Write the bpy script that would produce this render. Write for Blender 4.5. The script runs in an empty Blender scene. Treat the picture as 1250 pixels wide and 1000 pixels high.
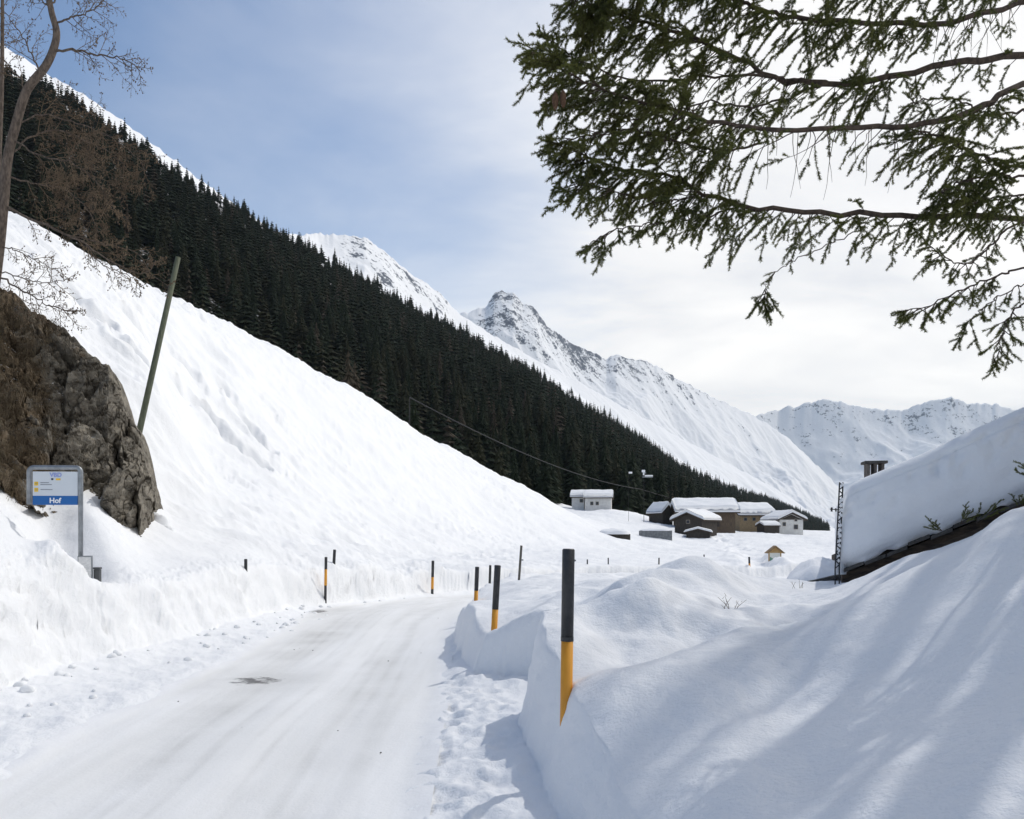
import bpy, math, random
import numpy as np
from mathutils import Vector, Matrix
R = math.radians
random.seed(7); rng = np.random.default_rng(7)
scene = bpy.context.scene
col = scene.collection
F, CX, HY = 1000.0, 625.0, 650.0          # focal length and horizon of the photograph, pixels

def P(x, y, Y):                            # a point seen at photo pixel (x, y) that stands Y metres away
    return Vector(((x-CX)/F*Y, Y, (HY-y)/F*Y))

# ------------------------------------------------------------------ noise
_perm = rng.permutation(512).astype(np.int64)
_perm = np.concatenate([_perm % 256, _perm % 256])
_g2 = np.array([[math.cos(a), math.sin(a)] for a in np.linspace(0, 2*math.pi, 16, endpoint=False)])
def pn2(x, y):
    xi = np.floor(x).astype(np.int64); yi = np.floor(y).astype(np.int64)
    xf = x-xi; yf = y-yi
    u = xf*xf*xf*(xf*(xf*6-15)+10); v = yf*yf*yf*(yf*(yf*6-15)+10)
    def g(ix, iy, dx, dy):
        h = _perm[(_perm[ix & 255] + iy) & 255] & 15
        return _g2[h, 0]*dx + _g2[h, 1]*dy
    a = g(xi, yi, xf, yf); b = g(xi+1, yi, xf-1, yf)
    c = g(xi, yi+1, xf, yf-1); d = g(xi+1, yi+1, xf-1, yf-1)
    return (a+(b-a)*u)+((c+(d-c)*u)-(a+(b-a)*u))*v
def fbm(x, y, o=4, gain=.5, lac=2.03, ridged=False):
    s = np.zeros_like(x, dtype=float); amp = 1.0
    for k in range(o):
        n = pn2(x+k*17.3, y-k*9.1)
        if ridged: n = .5-np.abs(n)*1.6
        s += n*amp; amp *= gain; x = x*lac; y = y*lac
    return s
def worley(x, y):                          # F1 distance and cell value
    xi = np.floor(x).astype(np.int64); yi = np.floor(y).astype(np.int64)
    best = np.full(x.shape, 9.); second = best.copy(); cell = np.zeros(x.shape); gx = cell.copy(); gy = cell.copy()
    for dx in (-1, 0, 1):
        for dy in (-1, 0, 1):
            h = _perm[(_perm[(xi+dx) & 255]+(yi+dy)) & 255]
            px_ = xi+dx+(h % 16)/16.; py_ = yi+dy+((h//16) % 16)/16.
            d = np.hypot(x-px_, y-py_)
            m = d < best
            second = np.where(m, best, np.minimum(second, d))
            cell = np.where(m, h/255., cell); gx = np.where(m, x-px_, gx); gy = np.where(m, y-py_, gy)
            best = np.where(m, d, best)
    return best, second, cell, gx, gy
def sstep(a, b, x):
    t = np.clip((x-a)/(b-a), 0, 1); return t*t*(3-2*t)

# ------------------------------------------------------------------ mesh helpers
def np_mesh(name, verts, faces, mat=None, smooth=True):
    verts = np.asarray(verts, dtype=np.float32); faces = np.asarray(faces, dtype=np.int32)
    k = faces.shape[1]
    me = bpy.data.meshes.new(name)
    me.vertices.add(len(verts)); me.vertices.foreach_set('co', verts.ravel())
    me.loops.add(faces.size); me.loops.foreach_set('vertex_index', faces.ravel())
    me.polygons.add(len(faces)); me.polygons.foreach_set('loop_start', np.arange(0, faces.size, k, dtype=np.int32))
    me.polygons.foreach_set('use_smooth', np.full(len(faces), smooth))
    me.update(calc_edges=True)
    if mat: me.materials.append(mat)
    return me
def grid_faces(nr, nc):
    i = np.arange(nr*nc).reshape(nr, nc)
    return np.stack([i[:-1, :-1], i[:-1, 1:], i[1:, 1:], i[1:, :-1]], -1).reshape(-1, 4)
def link(name, me, parent=None, loc=None, rot=None):
    o = bpy.data.objects.new(name, me); col.objects.link(o)
    if parent is not None: o.parent = parent
    if loc is not None: o.location = loc
    if rot is not None: o.rotation_euler = rot
    return o
def tag(o, label=None, cat=None, group=None, kind=None):
    if label: o['label'] = label
    if cat: o['category'] = cat
    if group: o['group'] = group
    if kind: o['kind'] = kind
    return o
def attr(me, name, vals):
    a = me.attributes.new(name, 'FLOAT', 'POINT'); a.data.foreach_set('value', np.asarray(vals, dtype=np.float32).ravel())

class MB:
    """collects simple solids; build() links them as one mesh object"""
    def __init__(s): s.v = []; s.f = []
    def add(s, vs, fs):
        n = len(s.v); s.v += [tuple(v) for v in vs]; s.f += [tuple(i+n for i in f) for f in fs]
    def box(s, x0, x1, y0, y1, z0, z1, M=None):
        vs = [Vector((x, y, z)) for x in (x0, x1) for y in (y0, y1) for z in (z0, z1)]
        if M is not None: vs = [M @ v for v in vs]
        s.add(vs, [(0, 1, 3, 2), (4, 6, 7, 5), (0, 4, 5, 1), (2, 3, 7, 6), (0, 2, 6, 4), (1, 5, 7, 3)])
    def prism(s, poly, y0, y1):            # polygon in xz, extruded along y
        n = len(poly)
        s.add([(x, y0, z) for x, z in poly]+[(x, y1, z) for x, z in poly],
              [tuple(range(n))]+[tuple(range(2*n-1, n-1, -1))]+[(i, i+n, (i+1) % n+n, (i+1) % n) for i in range(n)])
    def tube(s, pts, rad, seg=8, cap=True):
        pts = [Vector(p) for p in pts]; n0 = len(s.v)
        if not hasattr(rad, '__len__'): rad = [rad]*len(pts)
        up = Vector((0, 0, 1)); prev = None
        for i, p in enumerate(pts):
            t = (pts[min(i+1, len(pts)-1)]-pts[max(i-1, 0)]).normalized()
            a = prev if prev is not None else (up if abs(t.z) < .9 else Vector((1, 0, 0)))
            b = t.cross(a).normalized(); a = b.cross(t).normalized(); prev = a
            for k in range(seg):
                w = 2*math.pi*k/seg
                s.v.append(tuple(p+(a*math.cos(w)+b*math.sin(w))*rad[i]))
        for i in range(len(pts)-1):
            for k in range(seg):
                s.f.append((n0+i*seg+k, n0+i*seg+(k+1) % seg, n0+(i+1)*seg+(k+1) % seg, n0+(i+1)*seg+k))
        if cap:
            s.f.append(tuple(n0+k for k in range(seg))[::-1]); s.f.append(tuple(n0+(len(pts)-1)*seg+k for k in range(seg)))
    def build(s, name, mat, parent=None, smooth=False, bevel=0, loc=None, rot=None):
        me = bpy.data.meshes.new(name); me.from_pydata(s.v, [], s.f); me.materials.append(mat)
        import bmesh
        bm = bmesh.new(); bm.from_mesh(me); bmesh.ops.recalc_face_normals(bm, faces=bm.faces)
        if bevel: bmesh.ops.bevel(bm, geom=bm.edges[:], offset=bevel, segments=2, affect='EDGES', profile=.6)
        bm.to_mesh(me); bm.free()
        if smooth:
            me.polygons.foreach_set('use_smooth', [True]*len(me.polygons))
        return link(name, me, parent, loc, rot)

# ------------------------------------------------------------------ materials
def mat(name, base, rough=.7, spec=.3, metal=0, vary=None, vscale=5, bump=0, bscale=20, bdist=.02, stretch=None, detail=4):
    m = bpy.data.materials.new(name); m.use_nodes = True
    nt = m.node_tree; b = nt.nodes['Principled BSDF']
    b.inputs['Base Color'].default_value = (*base, 1); b.inputs['Roughness'].default_value = rough
    b.inputs['Specular IOR Level'].default_value = spec; b.inputs['Metallic'].default_value = metal
    tc = nt.nodes.new('ShaderNodeTexCoord'); src = tc.outputs['Object']
    if stretch:
        mp = nt.nodes.new('ShaderNodeMapping'); mp.inputs['Scale'].default_value = stretch
        nt.links.new(src, mp.inputs[0]); src = mp.outputs[0]
    if vary:
        n = nt.nodes.new('ShaderNodeTexNoise'); n.inputs['Scale'].default_value = vscale; n.inputs['Detail'].default_value = detail
        nt.links.new(src, n.inputs['Vector'])
        r = nt.nodes.new('ShaderNodeValToRGB'); r.color_ramp.elements[0].position = .35; r.color_ramp.elements[1].position = .65
        r.color_ramp.elements[0].color = (*vary, 1); r.color_ramp.elements[1].color = (*base, 1)
        nt.links.new(n.outputs['Fac'], r.inputs['Fac']); nt.links.new(r.outputs['Color'], b.inputs['Base Color'])
    if bump:
        n2 = nt.nodes.new('ShaderNodeTexNoise'); n2.inputs['Scale'].default_value = bscale; n2.inputs['Detail'].default_value = 5
        nt.links.new(src, n2.inputs['Vector'])
        bp = nt.nodes.new('ShaderNodeBump'); bp.inputs['Strength'].default_value = bump; bp.inputs['Distance'].default_value = bdist
        nt.links.new(n2.outputs['Fac'], bp.inputs['Height']); nt.links.new(bp.outputs['Normal'], b.inputs['Normal'])
    return m
def nd(nt, t, **kw):
    n = nt.nodes.new(t)
    for k, v in kw.items(): setattr(n, k, v)
    return n
def noise(nt, vec, scale, detail=4, rough=.5):
    n = nt.nodes.new('ShaderNodeTexNoise'); n.inputs['Scale'].default_value = scale; n.inputs['Detail'].default_value = detail
    n.inputs['Roughness'].default_value = rough
    nt.links.new(vec, n.inputs['Vector']); return n
def math_n(nt, op, a, b=None, clamp=False):
    n = nt.nodes.new('ShaderNodeMath'); n.operation = op; n.use_clamp = clamp
    for i, v in enumerate((a, b)):
        if v is None: continue
        if isinstance(v, (int, float)): n.inputs[i].default_value = v
        else: nt.links.new(v, n.inputs[i])
    return n.outputs[0]
def mixc(nt, f, a, b):
    n = nt.nodes.new('ShaderNodeMix'); n.data_type = 'RGBA'
    if isinstance(f, (int, float)): n.inputs[0].default_value = f
    else: nt.links.new(f, n.inputs[0])
    for i, v in ((6, a), (7, b)):
        if isinstance(v, tuple): n.inputs[i].default_value = (*v, 1)
        else: nt.links.new(v, n.inputs[i])
    return n.outputs[2]
def maprange(nt, v, a, b, c=0, d=1):
    n = nt.nodes.new('ShaderNodeMapRange'); n.inputs[1].default_value = a; n.inputs[2].default_value = b
    n.inputs[3].default_value = c; n.inputs[4].default_value = d
    nt.links.new(v, n.inputs[0]); return n.outputs[0]

HAZE = 3.3e-5
SNOW = (.82, .835, .86)
def snow_mat(name, s1=9, s2=60, dist1=.028, dist2=.007, strength=.7):
    m = bpy.data.materials.new(name); m.use_nodes = True; nt = m.node_tree; b = nt.nodes['Principled BSDF']
    g = nd(nt, 'ShaderNodeNewGeometry').outputs['Position']
    n0 = noise(nt, g, .7, 5)
    c = mixc(nt, maprange(nt, n0.outputs['Fac'], .3, .7), (.80, .812, .83), (.85, .858, .87))
    nt.links.new(c, b.inputs['Base Color'])
    b.inputs['Roughness'].default_value = .75; b.inputs['Specular IOR Level'].default_value = .25
    b.inputs['Subsurface Weight'].default_value = 0.0
    h = math_n(nt, 'ADD', math_n(nt, 'MULTIPLY', noise(nt, g, s1, 6, .6).outputs['Fac'], dist1),
               math_n(nt, 'MULTIPLY', noise(nt, g, s2, 3).outputs['Fac'], dist2))
    bp = nd(nt, 'ShaderNodeBump'); bp.inputs['Strength'].default_value = strength; bp.inputs['Distance'].default_value = 1
    nt.links.new(h, bp.inputs['Height']); nt.links.new(bp.outputs['Normal'], b.inputs['Normal'])
    return m
M_snow = snow_mat('snow')
M_snowcap = snow_mat('snow_cap', 4, 40, .03, .005)

def mountain_mat(name, rock=(.10, .10, .105), scale=.02, floor=False):
    m = bpy.data.materials.new(name); m.use_nodes = True; nt = m.node_tree; b = nt.nodes['Principled BSDF']
    g = nd(nt, 'ShaderNodeNewGeometry').outputs['Position']
    a = nd(nt, 'ShaderNodeAttribute', attribute_name='rock').outputs['Fac']
    n = noise(nt, g, scale, 8, .65).outputs['Fac']
    n2 = noise(nt, g, scale*5, 6, .65).outputs['Fac']
    f = math_n(nt, 'ADD', a, math_n(nt, 'ADD', math_n(nt, 'MULTIPLY', n, 1.3), math_n(nt, 'MULTIPLY', n2, 1.2)))
    f = maprange(nt, f, 1.56, 1.66)
    rk = mixc(nt, n2, tuple(c*.6 for c in rock), tuple(c*1.5 for c in rock))
    c = mixc(nt, f, SNOW, rk)
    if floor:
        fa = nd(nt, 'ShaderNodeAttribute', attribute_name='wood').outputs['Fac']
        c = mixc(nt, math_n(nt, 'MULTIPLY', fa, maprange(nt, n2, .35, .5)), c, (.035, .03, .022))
    nt.links.new(c, b.inputs['Base Color']); b.inputs['Roughness'].default_value = .85; b.inputs['Specular IOR Level'].default_value = .1
    bp = nd(nt, 'ShaderNodeBump'); bp.inputs['Strength'].default_value = .6; bp.inputs['Distance'].default_value = .25/scale*.1
    nt.links.new(n2, bp.inputs['Height']); nt.links.new(bp.outputs['Normal'], b.inputs['Normal'])
    return m

# ------------------------------------------------------------------ terrain height
CP = [ # photo x, y, distance of points on the snow surface
 (-495,830,5),(-1000,760,4),(0,742,8.8),(100,738,10.6),(200,722,12.6),(300,703,16.2),(355,697,19.7),(400,694,22),(470,694,25.2),(530,694,28.6),(620,693,32.7),(720,692,36.7),(850,690,40.2),(1000,688,44),(1250,690,50),
 (0,634,11),(40,664,11),(78,674,11),(98,705,11),(114,724,11),(134,739,11),(-150,580,11),(-400,520,11),(-900,300,12),
 (98,722,12.6),(50,680,13),(78,628,14.6),(110,668,13.6),(160,665,15),(200,650,17.5),(0,600,13.6),
 (250,640,20.5),(200,575,22),(195,500,24),(130,420,25),(90,360,27),(0,330,23),(0,262,30),(-200,150,29),(-200,330,21),(-900,0,25),(-900,-200,40),
 (50,279,33),(100,310,36),(150,332,40),(220,366,45),(280,397,50),(350,431,58),(420,470,66),(480,509,75),(550,550,88),(620,588,105),(670,622,128),
 (300,500,37),(300,600,27),(400,560,43),(400,645,30),(500,620,48),(500,672,36),(600,645,62),(600,678,44),(700,652,78),(700,676,50),(250,560,28),
 (0,310,42),(150,395,52),(350,490,75),(480,565,95),(600,612,128),(350,590,120),(480,620,150),(100,520,90),(-300,420,80),(-300,600,200),(200,630,200),
 (760,652,110),(760,642,150),(850,674,70),(850,662,120),(850,649,165),(1000,680,60),(1000,667,110),(1000,655,170),(1000,650,400),(1100,690,60),(1250,680,80),(1250,652,300),(1700,640,300),(700,622,215),(740,622,215),(660,612,230),(800,640,260),(920,650,180),(1000,648,1000),(1000,646,3400),(1600,640,3400),(300,620,400),(300,600,3400),(-700,600,800),
 (575,750,11),(600,768,10.1),(630,750,10.5),(590,738,14),(640,716,16),(700,718,14),(570,742,15),(620,706,22),(700,704,22),(800,706,24),(950,710,26),(1250,700,30),(1700,600,30),
 (650,757,7),(700,742,7.6),(760,713,8.7),(800,700,10),(850,693,12),(870,702,9.6),(930,727,8.6),(960,740,8),(1000,722,9),(1040,716,8.6),(1100,692,8.2),(1150,674,8),(1200,656,7.8),(1250,632,7.6),(1400,540,7.5),(1700,450,7.5),
 (684,872,5.0),(700,852,5.1),(741,832,5.0),(822,806,5.2),(912,781,5.4),(993,758,5.5),(1038,736,5.4),(1124,695,5.2),(1174,668,5.1),(1250,625,5.0),(1500,540,4.8),(2000,500,4.5),
 (760,812,6.0),(850,782,6.5),(950,762,6.7),(1050,734,6.6),(1150,690,6.4),(1250,650,6.2),(720,790,6.2),(800,750,7),(860,738,7.4),(900,764,6.4),
 (700,1000,3.9),(800,1000,3.3),(900,1000,2.9),(1050,1000,2.5),(1250,1000,2.1),(1500,1000,1.8),(800,900,4.2),(950,880,4),(1100,830,3.8),(1250,770,3.5),(1000,950,3.1),(1250,900,2.6),(2200,900,1.6),
 (625,1700,1.6),(900,1500,1.6),(0,1600,1.6),(-900,1500,1.5),
 (1050,708,13),(1250,660,13),(990,706,14),(930,718,14),(900,716,17),(1250,670,20)]
_c = np.array(CP, float); _cu = (_c[:, 0]-CX)/F; _cv = np.log(_c[:, 2]); _ce = (HY-_c[:, 1])/F
KU = 2.6; CC = .12
def _k(du, dv): return np.sqrt((du*KU)**2+dv**2+CC*CC)
_A = _k(_cu[:, None]-_cu[None], _cv[:, None]-_cv[None])
_n = len(_c); _Pm = np.c_[np.ones(_n), _cu, _cv]
_S = np.block([[_A+np.eye(_n)*1e-4*0, _Pm], [_Pm.T, np.zeros((3, 3))]])
_w = np.linalg.solve(_S, np.r_[_ce, 0, 0, 0])
def bankH(X, Y):
    sh = X.shape; Xf = X.ravel(); Yf = np.maximum(Y.ravel(), 1.2)
    out = np.empty(len(Xf))
    for a in range(0, len(Xf), 60000):
        u = Xf[a:a+60000]/Yf[a:a+60000]; v = np.log(Yf[a:a+60000])
        out[a:a+60000] = (_k(u[:, None]-_cu, v[:, None]-_cv) @ _w[:_n] + _w[_n]+_w[_n+1]*u+_w[_n+2]*v)*Yf[a:a+60000]
    return out.reshape(sh)
def roadZ(X, Y):
    r = np.interp(Y, [0, 8, 10, 20, 25, 30, 40, 60, 100], [-1.70, -1.71, -1.75, -1.9, -2.06, -2.26, -2.48, -2.7, -2.9])
    return r
Lw = [(-6,-5),(-5.5,5),(-5.25,8.4),(-5.4,10.3),(-5.2,12.3),(-5.2,15.9),(-5.2,19.4),(-4.8,21.5),(-3.8,24.7),(-2.7,28),(-.15,32),(3.4,36),(8.9,39.5),(16,43),(70,70)]
Rw = [(.6,-5),(.38,3),(.24,4.8),(.06,6.3),(.12,7.3),(.9,7.6),(1.0,8.9),(-.48,9.5),(-.58,10.4),(-.78,11.7),(-1.0,14),(-1.0,17),(-.8,20),(-.1,23),(1.5,25.5),(5,27.5),(12,31.5),(25,39),(70,61)]
PL = [(-3.3,-5),(-3.4,3),(-3.5,5.7),(-3.7,7),(-3.7,8.6),(-3.85,11.7),(-4.4,16.8),(-4.85,20),(-4.1,23.2),(-2.8,26.8),(-.3,30.7),(3.4,34.8),(9,38.3),(16,41.8),(70,68.5)]
PR = [(-.4,-5),(-.5,3),(-.6,4.86),(-.7,6.8),(-.75,8.5),(-.98,11.7),(-1.2,16.5),(-1.1,20.3),(-.4,23.6),(1.4,26.6),(4.8,28.9),(9,31.2),(13,33.5),(19,36.8),(70,62.5)]
def poly_sd(X, Y, poly):                   # signed distance, positive inside
    pts = np.array(poly, float); d = np.full(X.shape, 1e9); ins = np.zeros(X.shape, bool)
    for i in range(len(pts)):
        x0, y0 = pts[i]; x1, y1 = pts[(i+1) % len(pts)]
        ex, ey = x1-x0, y1-y0; t = np.clip(((X-x0)*ex+(Y-y0)*ey)/(ex*ex+ey*ey), 0, 1)
        d = np.minimum(d, np.hypot(X-x0-t*ex, Y-y0-t*ey))
        c = ((y0 > Y) != (y1 > Y)) & (X < (ex*(Y-y0)/(ey if ey else 1e-9)+x0)); ins ^= c
    return np.where(ins, d, -d)
corr = Lw+Rw[::-1]; packed = PL+PR[::-1]
TR = []                                    # footprints, filled below
def H(X, Y, fine=True):
    h = bankH(X, Y)
    near = Y < 72
    Xn, Yn = X[near], Y[near]
    if fine:
        lump = fbm(X*.9, Y*.9, 4)
        h = h+fbm(X*7, Y*7, 3)*.010*np.clip(fbm(X*.8+20, Y*.8, 2)*2+.4, 0, 1)*sstep(14, 9, Y)
        left = sstep(0, -3, X)
        h = h+lump*np.minimum(.10, .012*Y)*(1-.3*left)*sstep(1.5, 4, Y)
        big = fbm(X*.09+3, Y*.09, 4); h = h+big*np.clip((Y-25)*.012, 0, .7)
        hill = sstep(17, 22, Y)*sstep(150, 100, Y)*sstep(8, -3, X)
        h = h+hill*(fbm((X+Y*.3)*.35, (Y-X*.5)*.8, 4, .55)*.30+np.clip(fbm(X*.22+7, Y*.22, 2)-.05, 0, 1)*fbm(X*2.2, Y*2.2, 3)*.5+fbm(X*1.1, Y*2.6, 3)*.05)
        rip = pn2((X-Y)*2.1+fbm(X*.6, Y*.6, 2)*1.2, (X+Y)*.35)        # wind ripples on the near bank
        rip2 = fbm((X-Y)*6., (X+Y)*1.2+4, 2)
        m = sstep(.5, 1.6, X)*sstep(8.5, 6.5, Y)
        h = h+(rip*.075+rip2*.009)*m
        m2 = sstep(7, 5.5, Y)*sstep(6., 8, Y+3)*0
        lum2 = fbm(X*.75+5, Y*.75+9, 3)*.24*sstep(5.8, 7.2, Y)*sstep(13, 10, Y)*sstep(.1, .9, X)*(1-.75*sstep(2.2, 3.5, X))
        h = h+lum2
    sd = poly_sd(Xn, Yn, corr)
    if fine:
        s0 = sd
        leftw = sstep(-1.6, -3, Xn)*sstep(19.5, 16, Yn)
        sd = sd+fbm(Xn*1.1, Yn*1.1, 2)*.07+fbm(Xn*1.3+5, Yn*1.3, 4)*(.015+.08*leftw)+fbm(Xn*.35, Yn*.35, 2)*.12*leftw
        ch = fbm(Xn*3.1, Yn*3.1, 3)
    wid = np.where(Xn < -1.6, .4+.2*sstep(20, 16, Yn), np.where(Yn > 20, .3, .2))
    w = sstep(0, 1, -sd/wid*1.0+.0)
    w = w**.75
    if fine: w = np.clip(w+.035*np.sin(w*19+fbm(Xn*.5, Yn*.5, 2)*2)*np.sin(np.pi*w)*sstep(17, 20, Yn), 0, 1)
    rz = roadZ(Xn, Yn)
    pd = poly_sd(Xn, Yn, packed)
    base = rz-.045*sstep(.0, .25, pd)+.02*sstep(0, -.3, pd)
    if fine:
        base = base+sstep(.1, -.2, pd)*(fbm(Xn*2.2, Yn*2.2, 4)*.05+.03)+sstep(.9, 0, np.maximum(sd, 0))*sstep(0,-.5,pd)*.08
    hb = h[near]
    hn = base+(np.maximum(hb, rz+.15)-base)*w
    if fine:
        ed = np.exp(-((-sd/wid-.5)/.55)**2)
        hn = hn+ch*.05*ed*np.where(Xn < -1.6, sstep(21, 16, Yn)*.9+.1, .15)+fbm(Xn*7, Yn*7, 3)*.03*ed*leftw
        # chunky snow thrown up by the plough on top of the left wall
        chk = fbm(Xn*4.5, Yn*4.5, 3)
        hn = hn+np.abs(chk)*.08*sstep(1.6, .3, -sd)*sstep(-.1, .3, -sd)*sstep(-1.6, -3, Xn)
    h = h.copy(); h[near] = hn
    for (tx, ty, r, dep) in TR:
        m = (np.abs(X-tx) < r*3) & (np.abs(Y-ty) < r*3)
        if m.any():
            q = ((X[m]-tx)**2+(Y[m]-ty)**2)/(r*r)
            h[m] += -dep*np.exp(-q)+dep*.35*np.exp(-((np.sqrt(q)-1.6)/.4)**2)
    return h
_Ys = np.exp(np.linspace(math.log(2), math.log(420), 2600))
def hit(x, y, ymin=2):                     # where the ray of a photo pixel meets the snow
    u = (x-CX)/F; e = (HY-y)/F
    Y = _Ys[_Ys > ymin]; z = H(u*Y, Y)
    k = np.argmax(z >= e*Y)
    if not (z >= e*Y).any(): k = len(Y)-1
    return Vector((u*Y[k], Y[k], z[k]))
def gz(x, y): return float(H(np.array([x], float), np.array([y], float))[0])

for poly, n in ([[(120,386),(172,436)], 8], [[(150,382),(182,416)], 5], [[(192,452),(236,492),(260,516),(288,544),(322,570)], 18], [[(192,480),(228,524)], 7], [[(268,468),(300,516),(322,545)], 9], [[(206,430),(240,460)], 4], [[(60,330),(110,378)], 6]):
    for i in range(n):
        t = i/(n-1)*(len(poly)-1); k = min(int(t), len(poly)-2); f = t-k
        x = poly[k][0]*(1-f)+poly[k+1][0]*f; y = poly[k][1]*(1-f)+poly[k+1][1]*f
        _keep = TR; TR = []
        p = hit(x+random.uniform(-2, 2), y+random.uniform(-2, 2), 16)
        TR = _keep+[(p.x, p.y, random.uniform(.26, .4), random.uniform(.2, .34))]
_keep = TR; TR = []
for x, y, r, d in ((250,420,1.0,.35),(205,408,.9,.3),(425,662,.5,.3),(385,655,.4,.2),(365,540,.5,.1)):
    p = hit(x, y, 16); _keep.append((p.x, p.y, r, d))
for _ in range(80):                         # trampled patch on the hillside and prints beside the road
    x = random.uniform(350, 470); y = 545+(x-350)*.12+random.uniform(-18, 22); p = hit(x, y, 16); _keep.append((p.x, p.y, .2, .06))
TR = _keep
for _ in range(70):                         # trodden way below the huts
    t_ = random.random(); p = hit(872+t_*56+random.uniform(-7, 9), 651+t_*36+random.uniform(-3, 3), 40); _keep.append((p.x, p.y, random.uniform(.5, 1.0), random.uniform(.15, .4)))
for _ in range(110):
    yy = random.uniform(4.6, 9.5); TR.append((random.uniform(-.75, -.05), yy, random.uniform(.06, .1), random.uniform(.015, .035)))

def make_ground():
    u = np.concatenate([np.linspace(-1.7, -.68, 50)[:-1], np.arange(-.68, .68, .0013), np.linspace(.68, 1.7, 50)[1:]])
    Y = [1.2]
    while Y[-1] < 3400:
        y = Y[-1]; st = .0058 if y < 45 else (.009 if y < 200 else .03)
        if y < 4: st = .009
        Y.append(y*(1+st))
    Y = np.array(Y); XX = u[None]*Y[:, None]; YY = np.repeat(Y[:, None], len(u), 1)
    Z = H(XX, YY)
    # crumbly cut faces: push steep parts sideways along their own normal
    dzy, dzx = np.zeros_like(Z), np.zeros_like(Z)
    dx = XX[:, 1:]-XX[:, :-1]; gxx = (Z[:, 1:]-Z[:, :-1])/dx; dzx[:, :-1] = gxx
    dy = YY[1:]-YY[:-1]; dzy[:-1] = (Z[1:]-Z[:-1]-dzx[:-1]*(XX[1:]-XX[:-1]))/dy
    nn = np.sqrt(1+dzx**2+dzy**2); st = sstep(.62, 1.3, np.hypot(dzx, dzy))*(YY < 60)
    a_ = XX*.8+YY*.9
    dq = (fbm(a_*1.9, Z*3.6+a_*.8, 3, .5)*.085+fbm(a_*7, Z*12, 2)*.016)*st*np.where(XX < -1.6, sstep(22, 17, YY)*.9+.15, .3)
    dq += fbm(a_*.8, Z*11, 3)*.07*st*(XX < 20)*sstep(18, 21, YY)*(Z < -.95)
    XX = XX-dzx/nn*dq; YY = YY-dzy/nn*dq; Z = Z+dq*.3
    me = np_mesh('snow_ground', np.stack([XX, YY, Z], -1).reshape(-1, 3), grid_faces(len(Y), len(u)), M_snow)
    tag(link('snow_ground', me), kind='structure')
    print('ground verts', len(Y)*len(u))
    g = np.linspace(-80, 80, 60); gy = np.linspace(-80, 1.22, 40)
    A, B = np.meshgrid(g, gy); Z = -1.8+fbm(A*.1, B*.1, 3)*.1+np.clip(np.abs(A)-8, 0, 60)*.25
    me = np_mesh('snow_ground', np.stack([A, B, Z], -1).reshape(-1, 3), grid_faces(40, 60), M_snow)
    tag(link('snow_ground', me), kind='structure')
make_ground()

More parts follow.
